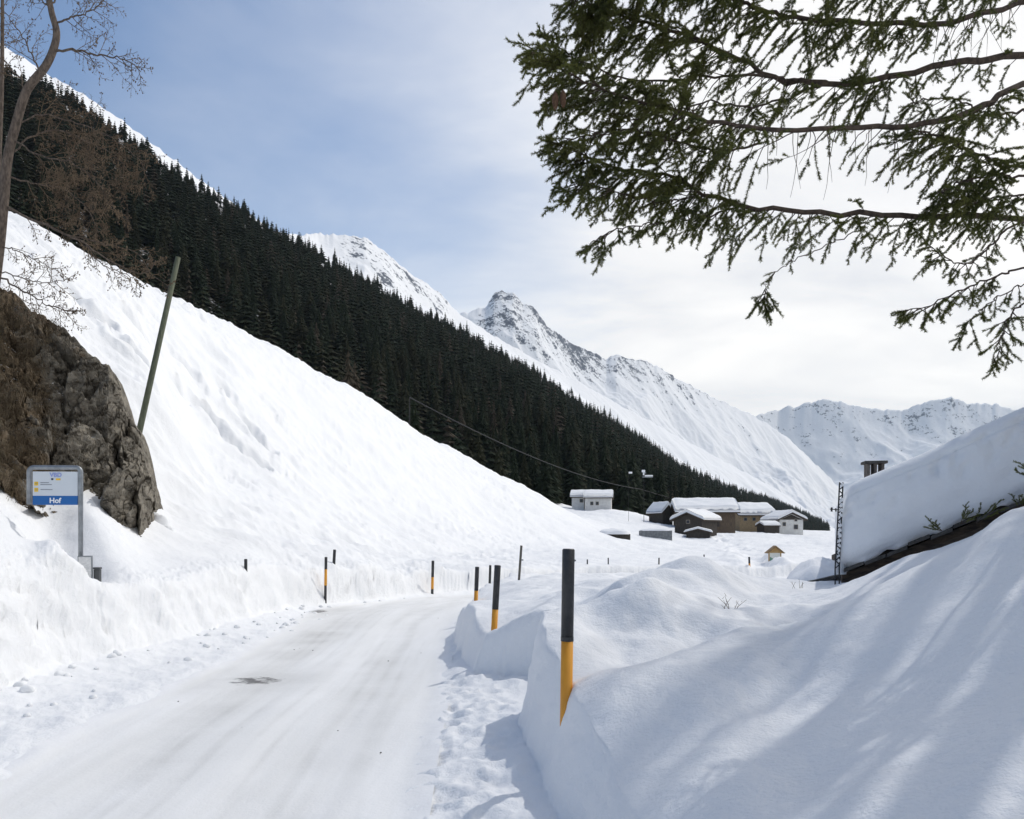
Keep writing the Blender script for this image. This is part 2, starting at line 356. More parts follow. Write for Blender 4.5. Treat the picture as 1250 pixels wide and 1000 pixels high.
def make_road():
    m = bpy.data.materials.new('packed_snow'); m.use_nodes = True; nt = m.node_tree; b = nt.nodes['Principled BSDF']
    g = nd(nt, 'ShaderNodeNewGeometry').outputs['Position']
    mp = nd(nt, 'ShaderNodeMapping'); mp.inputs['Scale'].default_value = (2.2, .16, 1); mp.inputs['Rotation'].default_value = (0, 0, R(-2)); nt.links.new(g, mp.inputs[0])
    tr = noise(nt, mp.outputs[0], 1.0, 5, .6).outputs['Fac']
    n1 = noise(nt, g, 1.2, 6).outputs['Fac']
    c = mixc(nt, maprange(nt, tr, .35, .65), (.80, .798, .785), (.885, .885, .88))
    dirt = nd(nt, 'ShaderNodeAttribute', attribute_name='dirt').outputs['Fac']
    c = mixc(nt, math_n(nt, 'MULTIPLY', dirt, maprange(nt, n1, .3, .7, .3, 1)), c, (.53, .525, .505))
    patch = nd(nt, 'ShaderNodeAttribute', attribute_name='bare').outputs['Fac']
    n3 = noise(nt, g, 7, 6, .7).outputs['Fac']
    f = maprange(nt, math_n(nt, 'ADD', patch, math_n(nt, 'MULTIPLY', n3, 1.3)), 1.08, 1.3)
    c = mixc(nt, f, c, (.14, .135, .13))
    nt.links.new(c, b.inputs['Base Color']); b.inputs['Roughness'].default_value = .55; b.inputs['Specular IOR Level'].default_value = .3
    eg = nd(nt, 'ShaderNodeAttribute', attribute_name='edge').outputs['Fac']
    c = mixc(nt, maprange(nt, math_n(nt, 'ADD', eg, math_n(nt, 'MULTIPLY', n1, .6)), .75, 1.1), c, (.83, .835, .845)); nt.links.new(c, b.inputs['Base Color'])
    h = math_n(nt, 'ADD', math_n(nt, 'MULTIPLY', n3, .012), math_n(nt, 'MULTIPLY', noise(nt, g, 45, 4).outputs['Fac'], .004))
    bp = nd(nt, 'ShaderNodeBump'); bp.inputs['Strength'].default_value = .5; bp.inputs['Distance'].default_value = 1
    nt.links.new(h, bp.inputs['Height']); nt.links.new(bp.outputs['Normal'], b.inputs['Normal'])
    N, W = 700, 70
    s = np.linspace(0, len(PL)-1, N)**1.0
    k = np.arange(len(PL)); pl = np.array(PL, float); pr = np.array(PR, float)
    L = np.c_[np.interp(s, k, pl[:, 0]), np.interp(s, k, pl[:, 1])]; Q = np.c_[np.interp(s, k, pr[:, 0]), np.interp(s, k, pr[:, 1])]
    ker = np.ones(41)/41
    for A in (L, Q):
        for j in (0, 1):
            A[:, j] = np.convolve(np.pad(A[:, j], 20, mode='reflect', reflect_type='odd'), ker, 'valid')
    d = (L-Q); d /= np.linalg.norm(d, axis=1)[:, None]
    L = L+d*.12; Q = Q-d*.12
    t = np.linspace(0, 1, W)
    X = L[:, 0][:, None]*(1-t)+Q[:, 0][:, None]*t; Y = L[:, 1][:, None]*(1-t)+Q[:, 1][:, None]*t
    wear = np.exp(-((t-.28)/.10)**2)+np.exp(-((t-.72)/.1)**2)*.8
    Z = roadZ(X, Y)+fbm(X*1.2, Y*.5, 3)*.012-.016*wear[None]+.012*np.exp(-((t-.5)/.06)**2)[None]+sstep(.09, 0, np.minimum(t, 1-t))[None]*.03*(1+fbm(X*3, Y*1.5, 3))+fbm(X*5, Y*.6, 2)*.004
    me = np_mesh('road', np.stack([X, Y, Z], -1).reshape(-1, 3), grid_faces(N, W), m)
    cx = X; dirt = np.exp(-((t-.30)/.16)**2)[None]*np.clip(.45+fbm(X*.5, Y*.12, 3)*.9, 0, 1)+np.exp(-((t-.68)/.12)**2)[None]*np.clip(.2+fbm(X*.5+9, Y*.12, 3)*.6, 0, 1)
    dirt = dirt*sstep(30, 14, Y)+np.clip(fbm(t[None]*26+fbm(Y*.15, Y*0, 2)*.8, Y*.09, 3)*.75, 0, .3)*sstep(.06, .2, np.minimum(t, 1-t))[None]
    bare = np.zeros_like(X)
    for (px_, py_, rx, ry, a) in ((310,830,.40,.36,.62),(381,747,.45,.7,.72),(500,729,.5,.4,.0)):
        Yp = 1.9*F/(py_-HY); Yp = float(-np.interp(Yp, [0, 100], [0, 100])) if 0 else Yp
        for _ in range(6): Yp = -float(roadZ(0, Yp))*F/(py_-HY)
        Xp = (px_-CX)/F*Yp
        bare = np.maximum(bare, a*np.exp(-(((X-Xp)/rx)**2+((Y-Yp)/ry)**2)**1.5))
        dirt = np.maximum(dirt, .7*np.exp(-(((X-Xp)/(rx*2.4))**2+((Y-Yp)/(ry*3))**2)))
    attr(me, 'edge', np.broadcast_to(np.clip(1-np.minimum(t, 1-t)/.13, 0, 1)[None]*.95, X.shape)); attr(me, 'dirt', dirt); attr(me, 'bare', bare)
    tag(link('road', me), kind='structure')
make_road()

# ------------------------------------------------------------------ mountains
def interp_pts(pts, s):
    p = np.array(pts, float); x = p[:, 0]
    return np.interp(s, x, p[:, 1]), np.interp(s, x, p[:, 2])
def name_seed(c): return (c[0][0]*.37+c[0][1]) % 50
def sheet(name, crest, base, nx, nt, amp, freq, material, rock, gully=1.0, crest_noise=0., wood=None, back=.4, bulge=0, rockfn=None, steep=1.0):
    s = np.linspace(crest[0][0], crest[-1][0], nx)
    cy, cY = interp_pts(crest, s); by, bY = interp_pts(base, s)
    C = np.stack([(s-CX)/F*cY, cY, (HY-cy)/F*cY], -1); B = np.stack([(s-CX)/F*bY, bY, (HY-by)/F*bY], -1)
    cn = fbm(s*.09, s*0+name_seed(crest), 5, .55)*crest_noise
    t = np.concatenate([[-back, -back*.5, -back*.15], np.linspace(0, 1, nt)])[:, None, None]
    V = C[None]*(1-t)+B[None]*t
    neg = t[:, 0, 0] < 0
    tt = np.clip(t[:, :, 0], 0, 1); V[..., 2] = C[None, :, 2]+(B[None, :, 2]-C[None, :, 2])*(1-(1-tt)**steep)
    V[..., 2] += cn[None]*np.exp(-tt*30)
    V[neg, :, 2] = C[None, :, 2]+t[neg][:, :, 0]*(C[:, 2]-B[:, 2])[None]*1.2
    T = np.clip(t[:, :, 0], 0, 1)
    env = np.clip(np.sqrt(T)*1.4, 0, 1)*np.clip((1-T)*4, 0, 1)
    X, Y = V[..., 0], V[..., 1]
    n = fbm(X*freq+11, Y*freq+5, 7, .47, ridged=True)-.35
    wx = fbm(X*freq*.7+31, Y*freq*.7, 3)*.9/freq
    n2 = fbm((X+wx+Y*.5)*freq*.5, (Y*.5+wx)*freq*.35+3, 5, .45, ridged=True)-.3
    V[..., 2] += (n*.75+n2*.7)*amp*env*(1+.0*T)
    if bulge: V[..., 2] += bulge*np.sin(np.pi*T)
    me = np_mesh(name, V.reshape(-1, 3), grid_faces(nt+3, nx), material)
    r = np.full(T.shape+(), 0.)+rock[0]+(rock[1]-rock[0])*(T+0*X)
    # steepness from the displaced surface
    gy_, gx_ = np.gradient(V[..., 2]); ddy = np.gradient(V[..., 1])[0]; ddx = np.gradient(V[..., 0])[1]
    st = np.abs(gy_/(np.abs(ddy)+1e-3)); r = np.broadcast_to(r, X.shape)+np.clip((st-np.median(st))*.5, -.25, .35)
    sx = np.broadcast_to(s[None], X.shape)
    if rockfn is not None: r = r+rockfn(sx, (HY-V[..., 2]/V[..., 1]*F))
    attr(me, 'rock', r)
    if wood is not None: attr(me, 'wood', wood(sx, HY-V[..., 2]/V[..., 1]*F))
    return tag(link(name, me), kind='structure'), V, s

TL = np.array([(-700,-330),(-300,-110),(0,86),(50,108),(100,136),(150,165),(180,183),(215,214),(250,234),(300,262),(330,283),(390,316),(450,348),(500,378),(560,408),(600,432),(650,458),(700,492),(740,515),(780,538),(830,574),(860,588),(900,603),(950,615),(1000,638),(1015,650)], float)
def treeline(x): return np.interp(x, TL[:, 0], TL[:, 1])
crest1 = [(-700,-380,380),(-300,-160,450),(0,52,560),(60,92,600),(100,114,630),(150,148,660),(200,186,690),(260,231,740),(330,280,800),(350,290,840),(450,338,1000),(560,396,1150),(650,444,1300),(760,518,1600),(830,562,1900),(900,594,2300),(1000,634,3000),(1020,646,3100)]
base1 = [(-700,700,120),(0,650,170),(300,645,200),(500,640,235),(620,622,270),(690,612,300),(740,620,330),(800,640,380),(850,648,450),(900,655,600),(1000,658,1200),(1020,660,1300)]
M_m1 = mountain_mat('forest_slope', scale=.05, floor=True)
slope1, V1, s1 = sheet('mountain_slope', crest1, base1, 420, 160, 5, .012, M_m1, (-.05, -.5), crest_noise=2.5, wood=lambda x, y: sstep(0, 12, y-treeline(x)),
                       rockfn=lambda x, y: -.2+.18*sstep(300, 100, x))
M_m2 = mountain_mat('alpine_rock', rock=(.105, .12, .15), scale=.022)
M_m3 = mountain_mat('far_rock', rock=(.12, .135, .16), scale=.006)
crest2 = [(260,300,1450),(345,284,1500),(365,287,1600),(390,285,1700),(420,288,1750),(445,290,1800),(470,308,1850),(500,333,1900),(540,360,2000),(560,383,2050),(600,409,2150),(650,437,2300),(700,463,2450),(760,496,2600),(820,529,2800),(880,561,3000),(950,598,3300),(1000,632,3600),(1030,656,3700)]
base2 = [(260,420,900),(450,440,1050),(560,500,1200),(700,590,1450),(830,640,1800),(1000,665,2400),(1030,668,2500)]
def rf2(x, y):
    yc = np.interp(x, [c[0] for c in crest2], [c[1] for c in crest2])
    return .34*sstep(395, 440, x)*sstep(580, 540, x)*sstep(60, 20, y-yc)-.1
sheet('mountain', crest2, base2, 620, 260, 55, .0034, M_m2, (-.16, -.3), crest_noise=6, steep=1.4, rockfn=rf2)
crest3 = [(500,430,3600),(560,384,3700),(592,375,3750),(603,360,3780),(613,355,3800),(626,358,3800),(640,370,3800),(655,379,3820),(668,398,3850),(700,420,3950),(740,438,4050),(752,432,4080),(765,437,4100),(790,441,4200),(830,463,4350),(870,485,4500),(920,507,4700),(960,533,4800),(1000,570,4900),(1040,612,5000),(1070,650,5000)]
base3 = [(500,520,2600),(700,590,2900),(900,640,3200),(1070,664,3400)]
def rf3(x, y):
    yc = np.interp(x, [c[0] for c in crest3], [c[1] for c in crest3])
    return .27*sstep(565, 590, x)*sstep(740, 690, x)*sstep(70, 25, y-yc)+.24*sstep(680, 720, x)*sstep(940, 860, x)*sstep(55, 8, y-yc)-.08
sheet('mountain', crest3, base3, 620, 300, 150, .0019, M_m2, (-.1, -.32), crest_noise=15, steep=1.35, rockfn=rf3)
crest4 = [(840,560,8000),(905,512,8200),(925,508,8300),(950,500,8500),(985,492,8500),(1003,489,8500),(1020,488,8500),(1035,494,8500),(1060,498,8500),(1080,500,8500),(1110,499,8500),(1130,491,8500),(1155,485,8500),(1170,488,8500),(1185,493,8500),(1215,493,8500),(1232,499,8500),(1260,505,8500),(1350,500,8500),(1500,480,8500),(1900,440,8000)]
base4 = [(840,655,5200),(1900,655,5200)]
def rf4(x, y):
    yc = np.interp(x, [c[0] for c in crest4], [c[1] for c in crest4])
    return -.15+.03*sstep(50, 5, y-yc)
sheet('mountain', crest4, base4, 700, 260, 360, .00085, M_m3, (-.02, -.3), crest_noise=36, steep=3.6, rockfn=rf4)

# ------------------------------------------------------------------ sky, sun, camera
SUN_EL, SUN_AZ = R(51.5), R(44)              # azimuth to the right of the view direction
w = bpy.data.worlds.new('World'); scene.world = w; w.use_nodes = True; nt = w.node_tree; nt.nodes.clear()
out = nd(nt, 'ShaderNodeOutputWorld'); bg = nd(nt, 'ShaderNodeBackground'); nt.links.new(bg.outputs[0], out.inputs[0])
sky = nd(nt, 'ShaderNodeTexSky'); sky.sky_type = 'NISHITA'; sky.sun_disc = False; sky.sun_elevation = SUN_EL; sky.sun_rotation = SUN_AZ
sky.altitude = 900; sky.air_density = 1.1; sky.dust_density = .8; sky.ozone_density = 1.9
tc = nd(nt, 'ShaderNodeTexCoord'); gen = tc.outputs['Generated']
sep = nd(nt, 'ShaderNodeSeparateXYZ'); nt.links.new(gen, sep.inputs[0])
den = math_n(nt, 'ADD', math_n(nt, 'MAXIMUM', sep.outputs['Z'], 0), .12)
cx_ = math_n(nt, 'DIVIDE', sep.outputs['X'], den); cy_ = math_n(nt, 'DIVIDE', sep.outputs['Y'], den)
cmb = nd(nt, 'ShaderNodeCombineXYZ'); nt.links.new(cx_, cmb.inputs[0]); nt.links.new(cy_, cmb.inputs[1])
mp = nd(nt, 'ShaderNodeMapping'); mp.inputs['Scale'].default_value = (.75, 1.05, 1); mp.inputs['Rotation'].default_value = (0, 0, R(35)); nt.links.new(cmb.outputs[0], mp.inputs[0])
c1 = noise(nt, mp.outputs[0], .9, 8, .55); c1.inputs['Distortion'].default_value = .5
c2 = noise(nt, cmb.outputs[0], .35, 4, .5)
# thin veil, thicker towards the sun's side of the sky
dv = nd(nt, 'ShaderNodeVectorMath', operation='DOT_PRODUCT'); nt.links.new(gen, dv.inputs[0])
dv.inputs[1].default_value = (.92, .22, -.12)
cov = math_n(nt, 'ADD', math_n(nt, 'MULTIPLY', dv.outputs['Value'], 1.15), math_n(nt, 'ADD', math_n(nt, 'MULTIPLY', c1.outputs['Fac'], .75), math_n(nt, 'MULTIPLY', c2.outputs['Fac'], .55)))
veil = maprange(nt, cov, .38, .98, .0, 1)
veil = math_n(nt, 'POWER', veil, 1.2)
bright = mixc(nt, maprange(nt, c1.outputs['Fac'], .35, .65), (6.8, 6.85, 7.0), (9.9, 9.6, 9.1))
dens = nd(nt, 'ShaderNodeMix', data_type='RGBA'); nt.links.new(math_n(nt, 'MULTIPLY', veil, .95), dens.inputs[0])
nt.links.new(sky.outputs[0], dens.inputs[6]); nt.links.new(bright, dens.inputs[7])
nt.links.new(dens.outputs[2], bg.inputs['Color']); bg.inputs['Strength'].default_value = .136
sl = bpy.data.lights.new('sun', 'SUN'); sl.energy = 1.95; sl.angle = R(.6); sl.color = (1, .96, .90)
so = bpy.data.objects.new('sun', sl); col.objects.link(so)
sd_ = Vector((math.cos(SUN_EL)*math.sin(SUN_AZ), math.cos(SUN_EL)*math.cos(SUN_AZ), math.sin(SUN_EL)))
so.rotation_euler = sd_.to_track_quat('Z', 'Y').to_euler()
cd = bpy.data.cameras.new('camera'); cam = bpy.data.objects.new('camera', cd); col.objects.link(cam); scene.camera = cam
cam.location = (0, 0, 0); cam.rotation_euler = (R(90), 0, 0); cd.sensor_width = 36; cd.lens = 28.8; cd.shift_y = 150/1250
cd.clip_start = .05; cd.clip_end = 40000
scene.view_settings.view_transform = 'Standard'; scene.view_settings.look = 'None'; scene.view_settings.exposure = -.06; scene.cycles.max_bounces = 14; scene.cycles.diffuse_bounces = 10; scene.cycles.transparent_max_bounces = 8; scene.view_settings.gamma = 1

# ------------------------------------------------------------------ forest
M_sp = [mat('spruce_needles_dark', (.022, .032, .018), .9, .1, vary=(.012, .017, .010), vscale=.6),
        mat('spruce_needles_brown', (.034, .036, .020), .9, .1, vary=(.016, .018, .010), vscale=.6),
        mat('larch_twigs_brown', (.075, .062, .045), .9, .1, vary=(.035, .03, .022), vscale=.6)]
M_trunk = mat('tree_bark', (.09, .07, .05), .9, .1, vary=(.04, .032, .025), vscale=8, bump=.5)
def spruce_arrays(seed, layers, per, wide=.17, ragged=.35):
    r = random.Random(seed); V = []; Fc = []
    for i in range(layers):                 # unit height tree; each whorl a ring of drooping jagged sprays
        f = i/layers; z = .06+.92*f
        rad = wide*(1-f)**.85*(1+r.uniform(-.12, .12))+.006
        a0 = r.uniform(0, 6.28)
        for k in range(per):
            a = a0+6.283*k/per+r.uniform(-.25, .25); L = rad*(1+r.uniform(-ragged, ragged)); wd = 6.283/per*.62
            zz = z+r.uniform(-.012, .012); dr = L*r.uniform(.25, .6)
            n = len(V)
            V += [(0, 0, zz+.035), (math.cos(a-wd)*L*.62, math.sin(a-wd)*L*.62, zz-dr*.75), (math.cos(a)*L, math.sin(a)*L, zz-dr), (math.cos(a+wd)*L*.62, math.sin(a+wd)*L*.62, zz-dr*.7), (math.cos(a)*L*.5, math.sin(a)*L*.5, zz-dr*.2+.01)]
            Fc += [(n, n+1, n+4), (n+1, n+2, n+4), (n+2, n+3, n+4), (n+3, n, n+4)]
    n = len(V); V += [(.004*math.cos(k*2.1), .004*math.sin(k*2.1), .9) for k in range(3)]+[(0, 0, 1.0)]
    Fc += [(n, n+1, n+3), (n+1, n+2, n+3), (n+2, n, n+3)]
    return np.array(V), np.array(Fc)
def tree_parts(seed, h, near=True):
    V, Fc = spruce_arrays(seed, 22 if near else 11, 9 if near else 6, wide=random.Random(seed).uniform(.15, .25))
    return V, Fc
def sheet_sample(V, s, n):
    nr, nc = V.shape[:2]; fi = rng.uniform(3, nr-1.01, n*4); fj = rng.uniform(0, nc-1.01, n*4)
    i = fi.astype(int); j = fj.astype(int)
    a = np.linalg.norm(np.cross((V[i+1, j]-V[i, j])[:, :2], (V[i, j+1]-V[i, j])[:, :2]).reshape(-1, 1), axis=1)
    keep = rng.uniform(0, 1, len(a)) < a/np.percentile(a, 99)
    i, j, fi, fj = i[keep], j[keep], fi[keep], fj[keep]
    u = (fi-i)[:, None]; v = (fj-j)[:, None]
    return V[i, j]*(1-u)*(1-v)+V[i+1, j]*u*(1-v)+V[i, j+1]*(1-u)*v+V[i+1, j+1]*u*v
SIL = np.array([(-700,100),(-200,140),(0,255),(50,278),(100,309),(150,331),(220,365),(280,396),(350,430),(420,469),(480,509),(550,550),(620,588),(640,600),(700,612),(780,628),(850,645),(1010,655)], float)
pts = sheet_sample(V1, s1, 60000)
px_ = pts[:, 0]/pts[:, 1]*F+CX; py_ = HY-pts[:, 2]/pts[:, 1]*F
hgt = rng.uniform(9, 27, len(pts))*np.where(py_ < treeline(px_)+30, .72, 1)
hgt *= np.where(px_ < 330, .85, 1)
ok = (py_ > treeline(px_)+rng.normal(0, 4, len(pts))+4+hgt*0) & (px_ > -160) & (px_ < 1012)
top = py_-hgt/pts[:, 1]*F
ok &= (top < np.interp(px_, SIL[:, 0], SIL[:, 1])+2)
pts, px_, py_, hgt, top = pts[ok], px_[ok], py_[ok], hgt[ok], top[ok]
# thin to a spacing of about five metres
cellsz = 4.3; key = set(); keep = []
for i in np.argsort(pts[:, 1]):
    k = (int(pts[i, 0]//cellsz), int(pts[i, 1]//cellsz))
    if k in key: continue
    key.add(k); keep.append(i)
keep = np.array(keep); pts, px_, py_, hgt, top = pts[keep], px_[keep], py_[keep], hgt[keep], top[keep]
print('forest trees', len(pts))
def tree_mesh(seed, kind, near):
    V, Fc = tree_parts(seed, 1, near)
    return np_mesh('spruce_tree', V, Fc, M_sp[kind], False)
near_meshes = {k: [tree_mesh(100+k*10+i, k, True) for i in range(5 if k < 2 else 2)] for k in (0, 1, 2)}
vis = np.minimum(HY, np.interp(px_, SIL[:, 0], SIL[:, 1]))-top
app = np.minimum(hgt/pts[:, 1]*F, vis)*(((px_ > -5) & (px_ < 1012)))
# a tree shows fully only if no nearer tree covers it: favour the front rows
order = np.argsort(-(app))
single = order[:250]; rest = order[250:]
def place_tree(p, h, kind, label, group):
    me = random.choice(near_meshes[kind]); o = link('spruce_tree' if kind < 2 else 'larch_tree', me, None, (p[0], p[1], p[2]-.3*0))
    wv = random.uniform(.75, 1.35); o.scale = (h*wv, h*wv, h); o.rotation_euler = (0, 0, random.uniform(0, 6.28))
    return tag(o, label, 'tree', group)
for i in single:
    k = 2 if random.random() < .05 else (1 if random.random() < .4 else 0)
    place_tree(pts[i], hgt[i], k, 'dark conical spruce in the dense forest on the steep mountainside' if k < 2 else 'brownish bare larch in the dense forest on the steep mountainside', 'spruces of the mountainside forest' if k < 2 else 'larches of the mountainside forest')
# front row trees at the forest foot near the village, seen whole
FT = [(665,606,225,13.5,0),(640,596,235,11,1),(652,600,240,13,0),(628,588,200,9,0),(609,586,190,8,1),(700,606,262,15,0),(722,604,280,17,0),(752,608,285,18,1),(772,616,290,20,0),(790,622,300,19,0),(806,624,310,19,0),(681,603,258,12,1),(738,606,290,18,0),(425,478,120,6.5,2),(433,482,125,5.5,2),(505,522,112,4.5,0),(672,592,232,11,0),(762,612,262,13,0),(585,572,175,8,1)]
for x, y, Y, h, k in FT:
    p = P(x, y, Y); zz = p.z
    try: zz = min(p.z, gz(p.x, p.y)+.2) if Y < 300 else p.z
    except Exception: pass
    h2 = h+(p.z-zz)
    near_t = [[ 'tall dark spruce standing alone on the snow just left of the white house', 665]]
    place_tree((p.x, p.y, zz), h2, k, 'dark spruce at the foot of the forest beside the village' if k < 2 else 'bare brown larch at the edge of the forest above the snow slope', 'spruces at the forest foot by the village' if k < 2 else 'bare larches above the snow slope')
lowv = [spruce_arrays(200+i, 10, 6, wide=.15+.018*i) for i in range(6)]
mats_v = [[], []]
for kind in (0, 1, 2):
    ar = np.arange(len(rest)); bare_ = ar % 20 == 0
    sel = rest[bare_ if kind == 2 else (~bare_ & ((ar % 3 == 0) == (kind == 1)))]
    VV = []; FF = []; n = 0
    for q, i in enumerate(sel):
        V, Fc = lowv[q % 6]; a = rng.uniform(0, 6.28); c, s_ = math.cos(a), math.sin(a); h = hgt[i]; wv = h*rng.uniform(.75, 1.6)
        W = np.stack([(V[:, 0]*c-V[:, 1]*s_)*wv+pts[i, 0], (V[:, 0]*s_+V[:, 1]*c)*wv+pts[i, 1], V[:, 2]*h+pts[i, 2]], -1)
        VV.append(W); FF.append(Fc+n); n += len(V)
    me = np_mesh('spruce_forest', np.concatenate(VV), np.concatenate(FF), M_sp[kind], False)
    o = link('spruce_forest', me); tag(o, ['dense dark spruce forest covering the steep mountainside', 'brownish spruces mixed through the dark mountainside forest', 'bare brown larches mixed through the dark mountainside forest'][kind], 'forest', kind='stuff')

# ------------------------------------------------------------------ village
M_timber = mat('weathered_timber', (.16, .12, .085), .85, .1, vary=(.075, .06, .048), vscale=3, stretch=(6, 6, .4))
M_timber2 = mat('dark_timber', (.085, .075, .065), .85, .1, vary=(.045, .04, .036), vscale=3, stretch=(6, 6, .4))
M_timber3 = mat('honey_timber', (.34, .26, .16), .8, .15, vary=(.22, .165, .10), vscale=2, stretch=(1, 1, 6))
M_plaster = mat('white_plaster', (.72, .71, .68), .9, .1, vary=(.6, .59, .57), vscale=1.5)
M_grey = mat('grey_stone', (.23, .24, .25), .9, .1, vary=(.14, .15, .16), vscale=3, bump=.4)
M_glass = mat('window_glass', (.03, .035, .045), .15, .5)
M_frame = mat('window_frame', (.35, .3, .24), .7)
M_eave = mat('eave_timber', (.07, .055, .045), .8, .1)
def house(name, label, cat, x0, x1, ybase, Y, depth, h, rise, axis='x', yaw=0, wallmat=None, snow=.9, wins=(), over=.5, door=None, gablemat=None, group=None):
    xc = (x0+x1)/2; W = (x1-x0)/F*Y; p = P(xc, ybase, Y)
    root = bpy.data.objects.new(name, None); col.objects.link(root); root.location = (p.x, p.y+0, p.z); root.rotation_euler = (0, 0, R(yaw))
    tag(root, label, cat, group)
    # axis x: ridge runs along local x; front wall at local y=0, the body goes to +depth
    L, Dp = (W, depth) if axis == 'x' else (depth, W)
    body = MB()
    if axis == 'x':
        body.v = []; vs = []
        for x in (-W/2, W/2): vs += [(x, 0, -2.5), (x, depth, -2.5), (x, depth, h), (x, depth/2, h+rise), (x, 0, h)]
        body.add(vs, [(0, 1, 2, 3, 4), (9, 8, 7, 6, 5), (0, 4, 9, 5), (1, 6, 7, 2), (4, 3, 8, 9), (3, 2, 7, 8), (0, 5, 6, 1)])
    else:
        vs = []
        for y in (0, depth): vs += [(-W/2, y, -2.5), (W/2, y, -2.5), (W/2, y, h), (0, y, h+rise), (-W/2, y, h)]
        body.add(vs, [(0, 1, 2, 3, 4), (9, 8, 7, 6, 5), (0, 4, 9, 5), (1, 6, 7, 2), (4, 3, 8, 9), (3, 2, 7, 8), (0, 5, 6, 1)])
    body.build('wall', wallmat, root)
    if gablemat:
        g = MB(); 
        if axis == 'y': g.prism([(-W/2+.1, h-.1), (W/2-.1, h-.1), (0, h+rise-.2)], -.06, -.003); g.build('gable', gablemat, root)
    # roof profile across the ridge
    half = (depth if axis == 'x' else W)/2; sl_ = rise/half; e = half+over
    def prof(t0, t1, cut=0): 
        return [(-e+cut, h-sl_*(over-cut)+t0), (0, h+rise+t0), (e-cut, h-sl_*(over-cut)+t0), (e-cut, h-sl_*(over-cut)+t1), (0, h+rise+t1), (-e+cut, h-sl_*(over-cut)+t1)]
    def ext(pf, a0, a1, sub=1, nz=0, sd=0):
        mb = MB(); n = len(pf)
        if axis == 'y': mb.prism(pf, a0, a1)
        else:
            vs = [(a0, half+q[0], q[1]) for q in pf]+[(a1, half+q[0], q[1]) for q in pf]
            mb.add(vs, [tuple(range(n))]+[tuple(range(2*n-1, n-1, -1))]+[(i, i+n, (i+1) % n+n, (i+1) % n) for i in range(n)])
        return mb
    a0, a1 = (-W/2-over, W/2+over) if axis == 'x' else (-over, depth+over)
    rf = ext(prof(.03, .28), a0, a1).build('roof', M_eave, root)
    # snow: subdivided rounded slab with a wandering edge
    nL, nA = 26, 16; t = np.linspace(0, 1, nL); q = np.linspace(-1, 1, nA*2+1)
    aa = a0+.02+(a1-a0-.04)*t; QQ, AA = np.meshgrid(q, aa)
    xq = QQ*(e+.0); edge = np.minimum(1-np.abs(QQ), 1)*e; edgeA = np.minimum(AA-a0+.1, a1+.1-AA)
    rd = np.minimum(1, np.sqrt(np.clip(edge/.28, 0, 1)))*np.minimum(1, np.sqrt(np.clip(edgeA/.25, 0, 1)))
    base = h+rise-np.abs(xq)*sl_+.285
    base = np.where(np.abs(QQ) < .12, base-.0, base)
    topz = base+snow*(.35+.65*rd)+fbm(AA*.35+xbase_seed(x0), xq*.35, 3)*.16*snow+np.abs(QQ)*0
    if axis == 'y': Tp = np.stack([xq, AA, topz], -1); Bt = np.stack([xq, AA, base], -1)
    else: Tp = np.stack([AA, half+xq, topz], -1); Bt = np.stack([AA, half+xq, base], -1)
    nr, nc = QQ.shape; fs = grid_faces(nr, nc); n = nr*nc
    idx = np.arange(n).reshape(nr, nc); border = np.concatenate([idx[0, :], idx[1:, -1], idx[-1, -2::-1], idx[-2:0:-1, 0]])
    b2 = np.roll(border, -1); side = np.stack([border, b2, b2+n, border+n], -1)
    me = np_mesh('snow_cover', np.concatenate([Tp.reshape(-1, 3), Bt.reshape(-1, 3)]), np.concatenate([fs, fs[:, ::-1]+n, side]), M_snowcap)
    link('snow_cover', me, root)
    for k, (wx, wz, ww, wh) in enumerate(wins):       # windows on the front wall
        fr = MB(); fr.box(wx-ww/2-.08, wx+ww/2+.08, -.08, -.004, wz-.08, wz+wh+.08); f = fr.build('window', M_frame, root)
        gl = MB(); gl.box(wx-ww/2, wx+ww/2, -.11, -.082, wz, wz+wh); gl.build('pane', M_glass, f)
    if door:
        wx, ww, wh, dm = door; d = MB(); d.box(wx-ww/2, wx+ww/2, -.07, -.005, 0, wh); d.build('door', dm, root)
    return root
def xbase_seed(x): return x*.37
# white house standing apart on the left
house('white_house', 'white plastered house with thick snow on its roof standing apart left of the village', 'house', 714,746,624,212,8,3.4,1.2,'x',-8,M_plaster,.9,((-1.6,1.6,.7,.8),(-.2,1.6,.7,.8)),group=None)
house('annex', 'low snow-roofed annex at the left end of the white house', 'shed', 698,713,616,216,7,1.9,1.0,'x',-8,M_plaster,.9,((.9,.6,.8,.8),))
house('timber_barn', 'largest brown timber barn of the village with long snow-covered roof', 'barn', 829,897,643,172,9,3.1,1.7,'x',-4,M_timber,1.2,(),over=.9,door=(1.5,2.2,2.0,M_timber2))
house('small_barn', 'small snow-roofed barn half hidden at the left end of the long timber barn', 'barn', 808,822,634,180,6,1.6,1.3,'y',20,M_timber2,.8,())
house('timber_hut', 'dark grey timber hut with snow-laden gable roof in front of the long barn', 'hut', 822,858,648,150,6.5,2.0,1.1,'y',-38,M_timber2,.7,((0,1.4,.6,.5),),over=.7)
house('chalet', 'honey-coloured timber house with snow roof between the long barn and the white gabled house', 'house', 903,944,640,188,8,2.0,1.6,'x',3,M_timber3,1.3,((-2.6,.8,.7,.7),(-.6,.8,.7,.7),(1.2,.8,.7,.7)))
house('gabled_house', 'white gabled house at the right end of the village with snow on its roof', 'house', 951,981,651,176,8,3.0,1.2,'y',6,M_plaster,.6,((-1.6,1.6,.6,.7),(1.0,.9,.8,.9),(1.0,2.6,.5,.4)),gablemat=M_timber2,over=.7)
